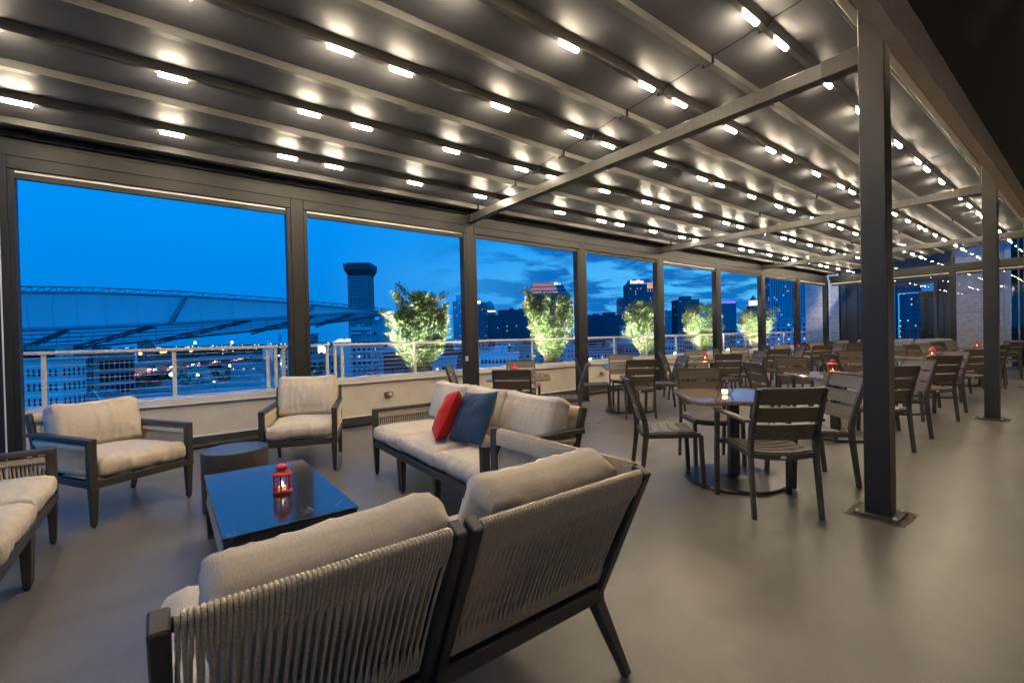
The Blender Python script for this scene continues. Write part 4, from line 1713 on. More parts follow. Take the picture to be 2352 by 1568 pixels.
def building(label, xl, xr, ytop, depth, col, nx=8, nz=12, fx=.6, fz=.6, lit=.05, yaw=0., dr=.7, seed=0, name='office_building', win=None, litm=None, zbot=None, roof=True, setback=None, group='city buildings beyond the railing'):
    X, Y, w, zt, ang = frame_of(xl, xr, ytop, depth, yaw)
    R = random.Random(seed * 17 + 3)
    t = thing(name, label, 'building', (X, Y, 0), ang, group)
    d = w * dr
    z0 = ZG if zbot is None else zbot
    b = MB()
    b.box((-w / 2, 0, z0), (w / 2, d, zt))
    b.build('wall', wallm(col), t)
    if roof:
        b = MB()
        p = max(.25, w * .012)
        b.box((-w / 2 - p, -p, zt + .002), (w / 2 + p, d + p, zt + p * 2.2))
        b.build('roof', wallm(tuple(c * .8 for c in col)), t)
        for q in range(2 if w > 6 else 0):
            b = MB()
            ux, uy, us = R.uniform(-.35, .3) * w, R.uniform(.15, .6) * d, R.uniform(.05, .12) * w
            b.box((ux, uy, zt + p * 2.2 + .001), (ux + us * 1.6, uy + us, zt + p * 2.2 + R.uniform(.8, 1.6) + w * .02))
            b.build('rooftop_unit', wallm(tuple(c * .7 for c in col)), t)
        if setback:
            f0, f1, hh = setback
            b = MB()
            b.box((-w / 2 + w * f0, d * .2, zt + p * 2.2 + .002), (-w / 2 + w * f1, d * .8, zt + hh))
            b.build('penthouse', wallm(col), t)
    if nx:
        md, ml = MB(), MB()
        zlow = max(z0 + 1, zt - 3.6 * nz) if False else z0 + 2
        hz = (zt - zlow) / nz
        windows(md, ml, 'f', -w / 2 + w * .03, w / 2 - w * .03, zlow, zt - hz * .3, nx, nz, fx, fz, 0, lit, R)
        ns = max(2, int(nx * dr))
        windows(md, ml, 'r', d * .03, d * .97, zlow, zt - hz * .3, ns, nz, fx, fz, w / 2, lit, R)
        windows(md, ml, 'l', d * .03, d * .97, zlow, zt - hz * .3, ns, nz, fx, fz, -w / 2, lit, R)
        finish_windows(md, ml, t, win or M_win, litm or M_lit)
    return t, (w, d, zt)

# left: hotel, gridded office, slabs
t, (w, d, zt) = building('pale hotel with small paired windows, beyond the railing at far left', 20, 133, 829, 78, (.52, .53, .54), 9, 8, .34, .5, .0, 4, .6, 1, 'hotel', setback=(.25, .85, 2.6))
b = MB()
for k in range(7):
    b.box((-w / 2 + w * (.26 + .085 * k), -.02, zt + .5), (-w / 2 + w * (.30 + .085 * k), d * .19, zt + 1.9))
b.build('roof_dormer', M_win, t)
t, (w, d, zt) = building('grey concrete office block with deep gridded window bays and ledges', 136, 236, 816, 105, (.36, .38, .40), 9, 7, .70, .66, .01, -16, .8, 2)
b = MB()
for j in range(8):
    z = ZG + 2 + (zt - ZG - 2) * j / 7
    b.box((-w / 2 - .1, -.9, z - .45), (w / 2 + .5, .0, z + .25))
b.build('ledge', wallm((.40, .42, .44)), t)
b = MB()
for i in range(10):
    x = -w / 2 + w * i / 9
    b.box((x - .16, -.7, ZG), (x + .16, -.001, zt - .6))
b.build('fin', wallm((.34, .36, .38)), t)
building('long white residential slab with window bands, behind the gridded office', 150, 262, 806, 430, (.62, .64, .66), 22, 9, .55, .5, .02, 6, .3, 3, 'apartment_slab')
building('white residential slab with window bands just left of the dark church tower', 262, 315, 805, 440, (.58, .60, .63), 10, 9, .6, .5, .03, -8, .4, 4, 'apartment_slab')
t, (w, d, zt) = building('dark masonry church tower rising above the highway', 315, 338, 789, 400, (.14, .13, .13), 3, 4, .4, .6, .0, 0, 1, 5, 'church_tower')
b = MB()
b.lathe([(w * .42, zt), (w * .40, zt + 1.5), (w * .2, zt + 3.5), (0, zt + 4.2)], 12, (0, d / 2, 0))
b.build('dome', wallm((.12, .13, .14)), t)
# gabled house
X, Y, w, zt, ang = frame_of(150, 236, 925, 84)
t = thing('gabled_house', 'blue-grey gabled roof house below the gridded office block', 'house', (X, Y, 0), ang + .1, 'city buildings beyond the railing')
b = MB()
b.box((-w / 2, 0, ZG), (w / 2, 5, zt))
b.build('wall', wallm((.4, .4, .42)), t)
b = MB()
b.add([(-w / 2 - .3, -.4, zt), (w / 2 + .3, -.4, zt), (w / 2 + .3, 5.4, zt), (-w / 2 - .3, 5.4, zt), (-w / 2 + .8, 2.5, zt + 2.3), (w / 2 - .3, 2.5, zt + 2.3)], [(0, 1, 5, 4), (1, 2, 5), (2, 3, 4, 5), (3, 0, 4)])
gx = w * .28
b.add([(gx - 1.6, -.8, zt), (gx + 1.6, -.8, zt), (gx, -.8, zt + 2.4), (gx, 2.4, zt + 2.4)], [(0, 1, 2), (1, 3, 2), (3, 0, 2)])
b.build('roof', mat('slate_roof', (.19, .20, .22), .6, var=.2, scale=2), t)
b = MB()
b.bar((gx - 1.65, -.85, zt), (gx, -.85, zt + 2.45), .25, .12, (0, 1, 0), 0)
b.bar((gx, -.85, zt + 2.45), (gx + 1.65, -.85, zt), .25, .12, (0, 1, 0), 0)
b.build('gable_trim', wallm((.66, .66, .66)), t)

def flat_block(label, xl, xr, y0, depth, col, dr, zbot=ZG, yaw=0., seed=0, nx=0, nz=2, lit=0., win=None, fx=.5, fz=.5):
    return building(label, xl, xr, y0, depth, col, nx, nz, fx, fz, lit, yaw, dr, seed, 'low_building', win)
flat_block('low blue-roofed building in front of the parked cars', 296, 440, 899, 95, (.42, .43, .45), .55, yaw=-6)
flat_block('broad low building with a pale flat roof behind the first railing post', 452, 640, 886, 100, (.46, .47, .48), .9, yaw=-10)
flat_block('low cream warehouse below the highway', 400, 486, 852, 235, (.40, .37, .34), .5, yaw=-4)
t, (w, d, zt) = flat_block('two-storey building with arched windows right of the warehouse', 528, 620, 836, 205, (.30, .31, .34), .5, nx=11, nz=5, fx=.4, fz=.5, win=M_wind, lit=.08, seed=3)
t, (w, d, zt) = building('slim white clock tower with a small dome near the double railing post', 603, 618, 795, 240, (.55, .56, .58), 0, yaw=0, dr=1, name='clock_tower', group=None)
b = MB()
b.lathe([(w * .5, zt + .3), (w * .48, zt + 1.0), (w * .3, zt + 2.4), (.0, zt + 3.2)], 14, (0, d / 2, 0))
b.build('dome', wallm((.45, .5, .52)), t)
b = MB()
b.lathe([(0, 0), (1.0, 0)], 16)
xform(b, Matrix.Translation((0, -.25, zt - 7)) @ Matrix.Rotation(math.pi / 2, 4, 'X'))
b.build('clock_face', emis('clock_glow', (.7, .9, 1), .8), t)
# radio mast
X, Y, w, zt, ang = frame_of(640, 648, 766, 700)
t = thing('radio_mast', 'thin lattice radio mast on the horizon left of the screen post', 'mast', (X, Y, 0), ang)
b = MB()
for sx in (-1, 1):
    b.bar((sx * 3, 0, ZG), (sx * .5, 0, zt), .5, .5, (1, 0, 0), 0)
for k in range(8):
    f0, f1 = k / 8, (k + 1) / 8
    z0, z1 = ZG + (zt - ZG) * f0, ZG + (zt - ZG) * f1
    b.bar((-3 + 2.5 * f0, 0, z0), (3 - 2.5 * f1, 0, z1), .35, .35, (0, 1, 0), 0)
b.build('lattice', M_dark, t)

building('dark gridded office block just right of the second screen post', 690, 722, 769, 190, (.16, .17, .20), 7, 16, .62, .6, .04, 6, .8, 6, setback=(.1, .4, 5))
# flared-top tower
X, Y, w, zt, ang = frame_of(802.5, 851, 632, 520, 3)
t = thing('flared_tower', 'tall dark tower with a flared black crown above the canopy tip', 'tower', (X, Y, 0), ang, 'city buildings beyond the railing')
d = w * .9
b = MB()
b.box((-w / 2, 0, ZG), (w / 2, d, zt))
b.build('wall', wallm((.07, .078, .092)), t)
md, ml = MB(), MB()
R = random.Random(8)
windows(md, ml, 'f', -w / 2 + .6, w / 2 - .6, ZG + 2, zt - .5, 13, 34, .42, .42, 0, .0, R, .2)
windows(md, ml, 'r', .6, d - .6, ZG + 2, zt - .5, 12, 34, .42, .42, w / 2, 0, R, .2)
finish_windows(md, ml, t, mat('pale_window', (.30, .36, .42), .3), M_lit)
X2, Y2, w2, zt2, a2 = frame_of(793, 860, 604, 520)
e = (w2 - w) / 2 * .78
b = MB()
b.hexa([(-w / 2, 0, zt), (w / 2, 0, zt), (w / 2, d, zt), (-w / 2, d, zt), (-w / 2 - e * .85, -e * .85, zt + (zt2 - zt) * .45), (w / 2 + e * .85, -e * .85, zt + (zt2 - zt) * .45), (w / 2 + e * .85, d + e * .85, zt + (zt2 - zt) * .45), (-w / 2 - e * .85, d + e * .85, zt + (zt2 - zt) * .45)])
zm = zt + (zt2 - zt) * .45 + .01
b.hexa([(-w / 2 - e * .85, -e * .85, zm), (w / 2 + e * .85, -e * .85, zm), (w / 2 + e * .85, d + e * .85, zm), (-w / 2 - e * .85, d + e * .85, zm), (-w / 2 - e, -e, zt2 - 1.2), (w / 2 + e, -e, zt2 - 1.2), (w / 2 + e, d + e, zt2 - 1.2), (-w / 2 - e, d + e, zt2 - 1.2)])
b.box((-w / 2 - e * .1, 1, zt2 - 1.19), (w / 2 + e * .1, d, zt2 + .6))
b.build('crown', mat('black_crown', (.03, .031, .037), .6), t)

t, (w, d, zt) = building('pale apartment tower below the flared tower, blind side wall and balconies', 855, 906, 738, 150, (.34, .38, .42), 0, dr=.8, seed=9, name='apartment_tower', setback=(.3, .8, 1.6))
for k in range(6):
    z = zt - 5 - k * 3.6
    for fx_ in (-.42, .05):
        b = MB()
        b.box((w * fx_, -.15, z), (w * (fx_ + .12), -.02, z + 1.5))
        b.build('window', M_win, t)
t, (w, d, zt) = building('blue-grey balcony block left of the first bush, banded front', 806, 855, 774, 142, (.30, .33, .37), 4, 11, .5, .45, .06, 0, .8, 10, 'apartment_tower')
b = MB()
for k in range(10):
    z = zt - 3.2 * k - 1.3
    b.box((-w * .18, -.9, z), (w * .40, -.13, z + .35))
b.build('balcony', wallm((.36, .40, .44)), t)
building('banded office block peeking above the balcony block', 806, 853, 752, 230, (.42, .46, .50), 1, 14, .96, .45, .0, 0, .6, 11)
t, (w, d, zt) = flat_block('small bright floodlit white roof left of the balcony block', 764, 806, 789, 175, (.5, .5, .5), .6)
b = MB()
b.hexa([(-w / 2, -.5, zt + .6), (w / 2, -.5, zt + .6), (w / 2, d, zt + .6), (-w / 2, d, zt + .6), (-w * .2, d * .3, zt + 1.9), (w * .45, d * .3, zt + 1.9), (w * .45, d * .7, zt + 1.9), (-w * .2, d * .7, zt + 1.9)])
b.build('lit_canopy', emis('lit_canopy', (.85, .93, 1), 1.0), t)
flat_block('low dull red brick hall behind the first bush', 880, 1075, 814, 125, (.30, .045, .06), .5, nx=6, nz=3, fx=.2, fz=.3)
building('blue-grey gridded tower left of the third screen post', 1042, 1072, 693, 420, (.36, .40, .45), 9, 30, .55, .6, .03, 8, .8, 12, setback=(.3, .8, 6))
t, (w, d, zt) = building('dark slab tower with a bright rooftop sign right of the third screen post', 1078, 1113, 696, 380, (.09, .11, .15), 8, 26, .5, .5, .06, -14, .9, 13)
b = MB()
b.box((-w * .2, -1.2, zt - .5), (w * .32, -.6, zt + 1.6))
b.build('sign', emis('white_sign', (.9, 1, 1), 2.4), t)
t, (w, d, zt) = building('domed tower with a lit top storey behind the dark slab tower', 1113, 1139, 711, 470, (.10, .12, .17), 9, 24, .4, .5, .06, 0, .9, 14)
b = MB()
b.box((-w / 2 - .3, -.6, zt - 2.6), (w / 2 + .3, -.25, zt - .8))
b.build('lit_cornice', M_litw, t)
b = MB()
b.lathe([(w * .45, zt + .8), (w * .38, zt + 5), (w * .2, zt + 8.2), (0, zt + 9.4)], 16, (0, d / 2, 0))
b.build('dome', wallm((.16, .19, .25)), t)
building('dark blue block left of the wide black office block', 1122, 1152, 728, 400, (.045, .055, .085), 10, 20, .6, .6, .02, 0, .7, 15)
building('wide black office block left of the second bush', 1148, 1222, 713, 430, (.03, .036, .06), 16, 22, .6, .6, .02, 5, .7, 16)
# stepped tower
X, Y, w, zt, ang = frame_of(1206, 1318, 690, 620)
t = thing('stepped_tower', 'stepped office tower with glowing pink terraces above the second bush', 'tower', (X, Y, 0), ang, 'city buildings beyond the railing')
d = w * .8
b = MB()
zz = zt
b.box((-w / 2, 0, ZG), (w / 2, d, zt))
hs = [at(1262, y, 620).z for y in (680, 671, 662, 653, 646)]
fr = [.46, .42, .38, .345, .31]
for z, f in zip(hs, fr):
    b.box((-w * f, w * (.5 - f), zz + .01), (w * f, d - w * (.5 - f), z))
    zz = z
b.build('wall', wallm((.11, .14, .19)), t)
md, ml = MB(), MB()
R = random.Random(3)
zz = zt
for z, f in zip(hs, fr):
    windows(md, ml, 'f', -w * f + .5, w * f - .5, zz + .2, z - .3, 14, 1, .8, .6, w * (.5 - f), .0, R, .2)
    zz = z
windows(md, ml, 'f', -w / 2 + .6, w / 2 - .6, zt - 60, zt - .3, 18, 16, .7, .55, 0, .03, R, .2)
finish_windows(md, ml, t, M_win, M_lit)
zz = zt
b = MB()
for k, (z, f) in enumerate(zip(hs, fr)):
    if k > 1:
        b.box((-w * f, w * (.5 - f) - .5, zz + .3), (w * f * (.55 if k < 4 else .6), w * (.5 - f) - .25, zz + 1.3))
        b.box((-w * f, w * (.5 - f) - .5, (z + zz) / 2 + .6), (w * f * .5, w * (.5 - f) - .25, (z + zz) / 2 + 1.1))
    zz = z
b.build('lit_terrace', emis('pink_glow', (1, .55, .5), .75), t)
b = MB()
f = fr[-1]
yy = w * (.5 - f) - .5
b.box((w * (f - .17), yy - .1, hs[-1] - 2.6), (w * (f - .085), yy, hs[-1] - .8))
b.build('sign', emis('white_sign2', (.95, 1, 1), 2.2), t)
b = MB()
b.box((w * (f - .17), yy - .1, hs[-1] - 3.9), (w * (f - .075), yy, hs[-1] - 3.1))
b.lathe([(0, 0), (1.5, 0)], 16)
n0 = len(b.v) - 32
for i in range(n0, len(b.v)):
    x, y, z = b.v[i]
    b.v[i] = (w * (f - .045) + x, yy - .05, hs[-1] - 2.3 + y)
b.build('logo', emis('cyan_logo', (.15, .75, .95), 1.6), t)

building('long dark hotel block left of the tower with the lettered sign', 1345, 1436, 726, 450, (.025, .035, .065), 22, 18, .5, .55, .015, 4, .5, 17, setback=(.55, .8, 4))
# lettered tower
t, (w, d, zt) = building('dark tower shoulders below the lettered crown, left of the fifth screen post', 1430, 1516, 683, 545, (.06, .075, .11), 18, 34, .45, .6, .05, 0, .6, 18, 'tower', roof=False)
X, Y, w2, z2, a2 = frame_of(1440, 1500, 652, 545)
b = MB()
b.box((-w2 / 2, -2.5, zt - 30), (w2 / 2, d * .7, z2))
b.build('upper_wall', wallm((.055, .068, .10)), t)
md, ml = MB(), MB()
R = random.Random(5)
windows(md, ml, 'f', -w2 / 2 + .5, w2 * .22, zt - 30, z2 - 1, 11, 14, .45, .6, -2.5, .05, R, .2)
windows(md, ml, 'f', w2 * .24, w2 / 2 - .4, zt - 4, z2 - 6.5, 5, 3, .5, .6, -2.5, .35, R, .2)
finish_windows(md, ml, t, M_win, M_lit)
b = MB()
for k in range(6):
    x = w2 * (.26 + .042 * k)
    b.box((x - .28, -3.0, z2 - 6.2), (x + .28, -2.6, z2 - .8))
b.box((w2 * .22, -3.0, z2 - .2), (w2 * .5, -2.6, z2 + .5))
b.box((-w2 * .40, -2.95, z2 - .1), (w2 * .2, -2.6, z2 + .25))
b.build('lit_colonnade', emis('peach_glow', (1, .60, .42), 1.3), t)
b = MB()
z3 = at(1470, 641, 545).z
b.hexa([(-w2 * .46, -2, z2 + .5), (w2 * .46, -2, z2 + .5), (w2 * .46, d * .6, z2 + .5), (-w2 * .46, d * .6, z2 + .5), (-w2 * .34, 0, z3), (w2 * .34, 0, z3), (w2 * .34, d * .5, z3), (-w2 * .34, d * .5, z3)])
b.build('crown', wallm((.12, .13, .20)), t)
fc = bpy.data.curves.new('sign_text', 'FONT')
fc.body = 'BankPlus'
fc.size = 6.0
fc.extrude = .2
fo = bpy.data.objects.new('sign_text', fc)
COL.objects.link(fo)
dg = bpy.context.evaluated_depsgraph_get()
dg.update()
me = bpy.data.meshes.new_from_object(fo.evaluated_get(dg))
bpy.data.objects.remove(fo)
wx = max(v.co.x for v in me.vertices)
kx = w2 * .50 / wx
me.transform(Matrix.Translation((-w2 * .40, -2.8, z2 + .8)) @ Matrix.Rotation(math.pi / 2, 4, 'X') @ Matrix.Diagonal((kx, kx * 1.15, 1, 1)))
me.materials.clear()
me.materials.append(emis('sign_white', (.95, 1, 1), 2.6))
so = bpy.data.objects.new('sign', me)
COL.objects.link(so)
so.parent = t

building('pale slim tower right of the fifth screen post', 1528, 1550, 714, 620, (.22, .27, .33), 7, 26, .5, .6, .01, 0, .8, 19)
building('dark gridded office tower left of the fourth bush', 1557, 1609, 689, 500, (.05, .065, .10), 15, 32, .62, .55, .01, 5, .6, 20, setback=(.28, .7, 4.5))
building('low grey block between the fourth bush and the gridded tower', 1548, 1566, 730, 560, (.16, .19, .24), 4, 16, .5, .6, .02, 0, .8, 21)
t, (w, d, zt) = building('blue tower with a violet lit crown right of the sixth screen post', 1655, 1692, 698, 450, (.10, .14, .22), 12, 30, .5, .6, .0, -5, .7, 22)
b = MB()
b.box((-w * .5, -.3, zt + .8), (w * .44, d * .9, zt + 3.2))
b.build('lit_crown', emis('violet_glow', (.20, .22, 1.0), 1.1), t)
b = MB()
b.box((-w * .55, -.6, zt + 3.21), (w * .52, d, zt + 4.0))
b.build('crown_slab', wallm((.10, .13, .2)), t)
t, (w, d, zt) = building('small spire with a glowing white lantern stage beside the seventh screen post', 1727, 1747, 703, 360, (.08, .10, .15), 0, dr=1, name='spire_tower')
b = MB()
b.box((-w * .33, w * .17, zt + .6), (w * .33, w * .83, zt + 4.6))
b.build('lit_lantern', emis('white_stage', (.95, .97, 1), 1.8), t)
b = MB()
b.lathe([(w * .36, zt + 4.61), (w * .3, zt + 6), (w * .1, zt + 8), (0, zt + 9)], 12, (0, w / 2, 0))
b.build('spire', wallm((.10, .12, .17)), t)
building('tall pale office tower with a square window grid beyond the eighth bay', 1770, 1853, 600, 250, (.22, .30, .40), 15, 26, .55, .62, .05, 0, .6, 23, 'tower', zbot=at(1800, 738, 250).z)
building('wide office block with rows of lit windows below the pale grid tower', 1768, 1856, 737, 240, (.20, .27, .35), 7, 11, .5, .42, .45, 0, .6, 24, litm=M_litw)
# low-rise in front
t, (w, d, zt) = flat_block('white low office with ribbon windows behind the second parapet table', 1100, 1190, 813, 128, (.55, .58, .60), .4, nx=10, nz=7, fx=.7, fz=.4)
b = MB()
b.box((-w * .1, d * .3, zt + .4), (w * .22, d * .8, zt + 2.4))
b.build('penthouse', wallm((.5, .53, .56)), t)
rr = random.Random(77)
low = [(1092, 1135, 800, 210), (1180, 1230, 792, 260), (1140, 1200, 786, 320), (1200, 1300, 806, 170), (1300, 1350, 795, 210), (1345, 1412, 803, 140), (1395, 1440, 783, 300), (1432, 1510, 792, 200), (1500, 1560, 789, 230), (1540, 1600, 768, 330), (1590, 1660, 775, 260), (1640, 1690, 752, 300), (1690, 1730, 766, 240), (1720, 1772, 756, 260), (1430, 1470, 748, 380), (945, 1045, 826, 110), (700, 770, 822, 150), (640, 700, 808, 300), (726, 764, 802, 260)]
words = ['pale', 'grey', 'dark', 'blue-grey', 'weathered']
for i, (a, c, y, dp) in enumerate(low):
    k = rr.uniform(.10, .34)
    flat_block('%s low rooftop block, %s from the left among the rooftops beyond the railing' % (words[i % 5], ['leftmost', 'second', 'third', 'fourth', 'fifth', 'sixth', 'seventh', 'eighth', 'ninth', 'tenth', 'eleventh', 'twelfth', 'thirteenth', 'fourteenth', 'fifteenth', 'sixteenth', 'seventeenth', 'eighteenth', 'nineteenth'][sorted(low).index(low[i])]), a, c, y, dp, (k, k * 1.04, k * 1.1), .6, yaw=rr.uniform(-12, 12), seed=i + 50, nx=rr.randint(5, 10), nz=rr.randint(6, 9), fx=rr.uniform(.4, .7), fz=rr.uniform(.35, .55), lit=.10)
# tower seen through the doorway of the stone building
building('dark tower with lit windows seen through the stone doorway', 2062, 2118, 640, 150, (.04, .055, .08), 6, 22, .5, .35, .24, 0, .8, 30, litm=M_litw, group=None)

# ------------------------------------------------------------------ big tensile canopy roof on the left
def canopy():
    t = thing('tensile_canopy', 'huge pale tensile canopy roof with trusses, spanning the view at left', 'canopy roof', (0, 0, 0))
    top = [(-60, 668, 66), (45, 671, 72), (215, 672, 80), (430, 680, 92), (650, 694, 112), (800, 707, 134), (900, 717, 152)]
    bot = [(-60, 765, 66), (45, 758, 72), (215, 752, 80), (430, 742, 92), (650, 729, 112), (800, 719, 134), (900, 718, 152)]
    far = [(-60, 812, 92), (45, 806, 100), (215, 795, 108), (430, 775, 118), (650, 753, 134), (800, 736, 148), (900, 719, 153)]
    def dens(rows, n=36):
        o = []
        m = len(rows) - 1
        for i in range(n + 1):
            f = i / n * m
            k = min(m - 1, int(f))
            u = f - k
            a, c = rows[k], rows[k + 1]
            o.append(at(*[a[q] + (c[q] - a[q]) * u for q in range(3)]))
        return o
    T, B_, Fr = dens(top), dens(bot), dens(far)
    n = len(T)
    Mf = mat('canopy_fabric', (.50, .55, .58), .7, var=.05, scale=.2)
    tn = Mf.node_tree
    tl_ = tn.nodes.new('ShaderNodeBsdfTranslucent')
    tl_.inputs[0].default_value = (.55, .60, .62, 1)
    ms_ = tn.nodes.new('ShaderNodeMixShader')
    ms_.inputs[0].default_value = .32
    tn.links.new(tn.nodes['Principled BSDF'].outputs[0], ms_.inputs[1])
    tn.links.new(tl_.outputs[0], ms_.inputs[2])
    tn.links.new(ms_.outputs[0], tn.nodes['Material Output'].inputs[0])
    Mt = mat('truss_steel', (.16, .19, .23), .5)
    b = MB()
    vs = []
    for a, c in zip(T, B_):
        m_ = (a + c) / 2 + Vector((-.4, .5, 0))
        vs += [a, m_, c]
    fs = []
    for i in range(n - 1):
        fs += [(3 * i, 3 * i + 3, 3 * i + 4, 3 * i + 1), (3 * i + 1, 3 * i + 4, 3 * i + 5, 3 * i + 2)]
    b.add(vs, fs, True)
    b.build('fascia', Mf, t)
    b = MB()
    vs = []
    for a, c in zip(B_, Fr):
        vs += [a + Vector((0, 0, .5)), c + Vector((0, 0, .5))]
    b.add(vs, [(2 * i, 2 * i + 1, 2 * i + 3, 2 * i + 2) for i in range(n - 1)], True)
    Mu = Mf.copy()
    Mu.name = 'canopy_underside'
    [n_ for n_ in Mu.node_tree.nodes if n_.type == 'MIX_SHADER'][0].inputs[0].default_value = .75
    b.build('underside', Mu, t)
    b = MB()
    b.tube(T, .22, 6)
    b.tube([p + Vector((0, 0, .9)) for p in T], .12, 6)
    for i in range(n - 1):
        b.tube([T[i], T[i + 1] + Vector((0, 0, .9))], .07, 4)
        b.tube([T[i + 1] + Vector((0, 0, .9)), T[i + 1]], .07, 4)
    b.build('top_truss', Mt, t)
    b = MB()
    b.tube(B_, .3, 6)
    b.tube(Fr, .3, 6)
    b.build('edge_chord', Mt, t)
    for q in (.2, .4, .6, .8):
        b = MB()
        b.tube([a.lerp(c, q) for a, c in zip(B_, Fr)], .10, 5)
        b.tube([a.lerp(c, q) + Vector((0, 0, -.6)) for a, c in zip(B_, Fr)], .05, 5)
        for i in range(0, n, 1):
            p = B_[i].lerp(Fr[i], q)
            b.tube([p, p + Vector((0, 0, -.6))], .05, 4)
        b.build('purlin', Mt, t)
    for i, j in ((2, 0), (10, 5), (16, 10), (22, 16), (27, 22), (31, 27)):
        b = MB()
        a, c = B_[i], Fr[j]
        lo = Vector((0, 0, -.9))
        b.tube([a, c], .26, 5)
        b.tube([a + lo * .5, c + lo], .18, 5)
        for k in range(9):
            p, q = a.lerp(c, k / 9), a.lerp(c, (k + 1) / 9)
            b.tube([p, q + lo * (.5 + .5 * (k + 1) / 9)], .10, 4)
            b.tube([q, q + lo * (.5 + .5 * (k + 1) / 9)], .09, 4)
        b.build('truss', Mt, t)
    for i, j in ((18, 17), (27, 26)):
        b = MB()
        a, c = T[i] + Vector((-.5, -.4, 0)), B_[j] + Vector((-.5, -.4, 0))
        s = (T[i + 1] - T[i]).normalized() * .8
        b.tube([a, c], .16, 5)
        b.tube([a + s, c + s], .16, 5)
        for k in range(8):
            b.tube([a.lerp(c, k / 8), a.lerp(c, (k + 1) / 8) + s], .09, 4)
        b.build('fascia_truss', Mt, t)
    b = MB()
    for i in range(1, n - 1, 2):
        b.tube([T[i] + Vector((-.25, -.2, 0)), (T[i] + B_[i]) / 2 + Vector((-.62, .3, 0)), B_[i] + Vector((-.25, -.2, 0))], .025, 4)
    b.build('seam', mat('fabric_seam', (.4, .44, .46), .7), t)
canopy()

# ------------------------------------------------------------------ highway, street lights, cars, trees
def ribbon(pts, w, th):
    b = MB()
    vs = []
    for i, p in enumerate(pts):
        d = (pts[min(i + 1, len(pts) - 1)] - pts[max(0, i - 1)])
        s = Vector((-d.y, d.x, 0)).normalized() * w / 2
        vs += [p - s, p + s, p + s - Vector((0, 0, th)), p - s - Vector((0, 0, th))]
    fs = []
    for i in range(len(pts) - 1):
        for k in range(4):
            fs.append((4 * i + k, 4 * i + 4 + k, 4 * i + 4 + (k + 1) % 4, 4 * i + (k + 1) % 4))
    b.add(vs, fs)
    return b
UP = [gz(150, 855, -12), gz(235, 846, -12), gz(310, 837, -12), gz(400, 829, -12), gz(500, 821.5, -12), gz(600, 815.5, -12)]
LO = [gz(190, 878, -19), gz(250, 869, -19), gz(310, 858, -19), gz(400, 845, -19), gz(500, 831, -19), gz(600, 820.5, -19), gz(680, 814, -19)]
Mroad = mat('road_asphalt', (.17, .16, .16), .6, var=.15, scale=.3)
Mcon = mat('viaduct_concrete', (.30, .27, .26), .8, var=.1, scale=.3)
t = thing('overpass', 'pale concrete highway overpass on arched piers, beyond the left railing', 'overpass')
ribbon(UP, 14, 1.6).build('deck', Mcon, t)
for s in (-1, 1):
    off = []
    for i, p in enumerate(UP):
        d = UP[min(i + 1, len(UP) - 1)] - UP[max(0, i - 1)]
        off.append(p + Vector((-d.y, d.x, 0)).normalized() * 6.8 * s + Vector((0, 0, 1.2)))
    ribbon(off, .5, 1.19).build('barrier', wallm((.42, .38, .37)), t)
for i in range(len(UP) - 1):
    for u in (.15, .65):
        p = UP[i].lerp(UP[i + 1], u)
        b = MB()
        b.hexa([(p.x - 1.2, p.y - 1.2, ZG), (p.x + 1.2, p.y - 1.2, ZG), (p.x + 1.2, p.y + 1.2, ZG), (p.x - 1.2, p.y + 1.2, ZG), (p.x - 4, p.y - 3, -13.62), (p.x + 4, p.y - 3, -13.62), (p.x + 4, p.y + 3, -13.62), (p.x - 4, p.y + 3, -13.62)])
        b.build('pier', Mcon, t)
o = ribbon(LO, 26, .8).build('highway_road', Mroad)
struct(o)
# cars
def car_proto():
    t = thing('car', 'x', 'car', (0, 0, 0), 0, 'cars on the highway at left')
    b = MB()
    b.hexa([(-.88, -2.2, .3), (.88, -2.2, .3), (.88, 2.2, .3), (-.88, 2.2, .3), (-.85, -2.1, .85), (.85, -2.1, .85), (.85, 2.1, .85), (-.85, 2.1, .85)], .08)
    b.hexa([(-.8, -1.7, .851), (.8, -1.7, .851), (.8, 1.0, .851), (-.8, 1.0, .851), (-.65, -1.2, 1.42), (.65, -1.2, 1.42), (.65, .3, 1.42), (-.65, .3, 1.42)], .06)
    b.build('body', mat('car_paint', (.25, .26, .28), .3), t)
    for sx in (-1, 1):
        for yy in (-1.35, 1.35):
            b = MB()
            b.lathe([(0, -.1), (.32, -.1), (.32, .1), (0, .1)], 12)
            xform(b, Matrix.Translation((sx * .8, yy, .32)) @ Matrix.Rotation(math.pi / 2, 4, 'Y'))
            b.build('wheel', M_gasket, t)
        b = MB()
        b.box((sx * .6 - .16, 2.2, .55), (sx * .6 + .16, 2.24, .72))
        b.build('headlight', emis('headlight', (1, .93, .8), 320.), t)
        b = MB()
        b.box((sx * .65 - .15, -2.24, .6), (sx * .65 + .15, -2.2, .75))
        b.build('taillight', emis('taillight', (1, .05, .03), 110.), t)
    return t
cp = None
R = random.Random(9)
def along(P, u):
    f = u * (len(P) - 1)
    k = min(len(P) - 2, int(f))
    return P[k].lerp(P[k + 1], f - k), (P[k + 1] - P[k])
nc = 0
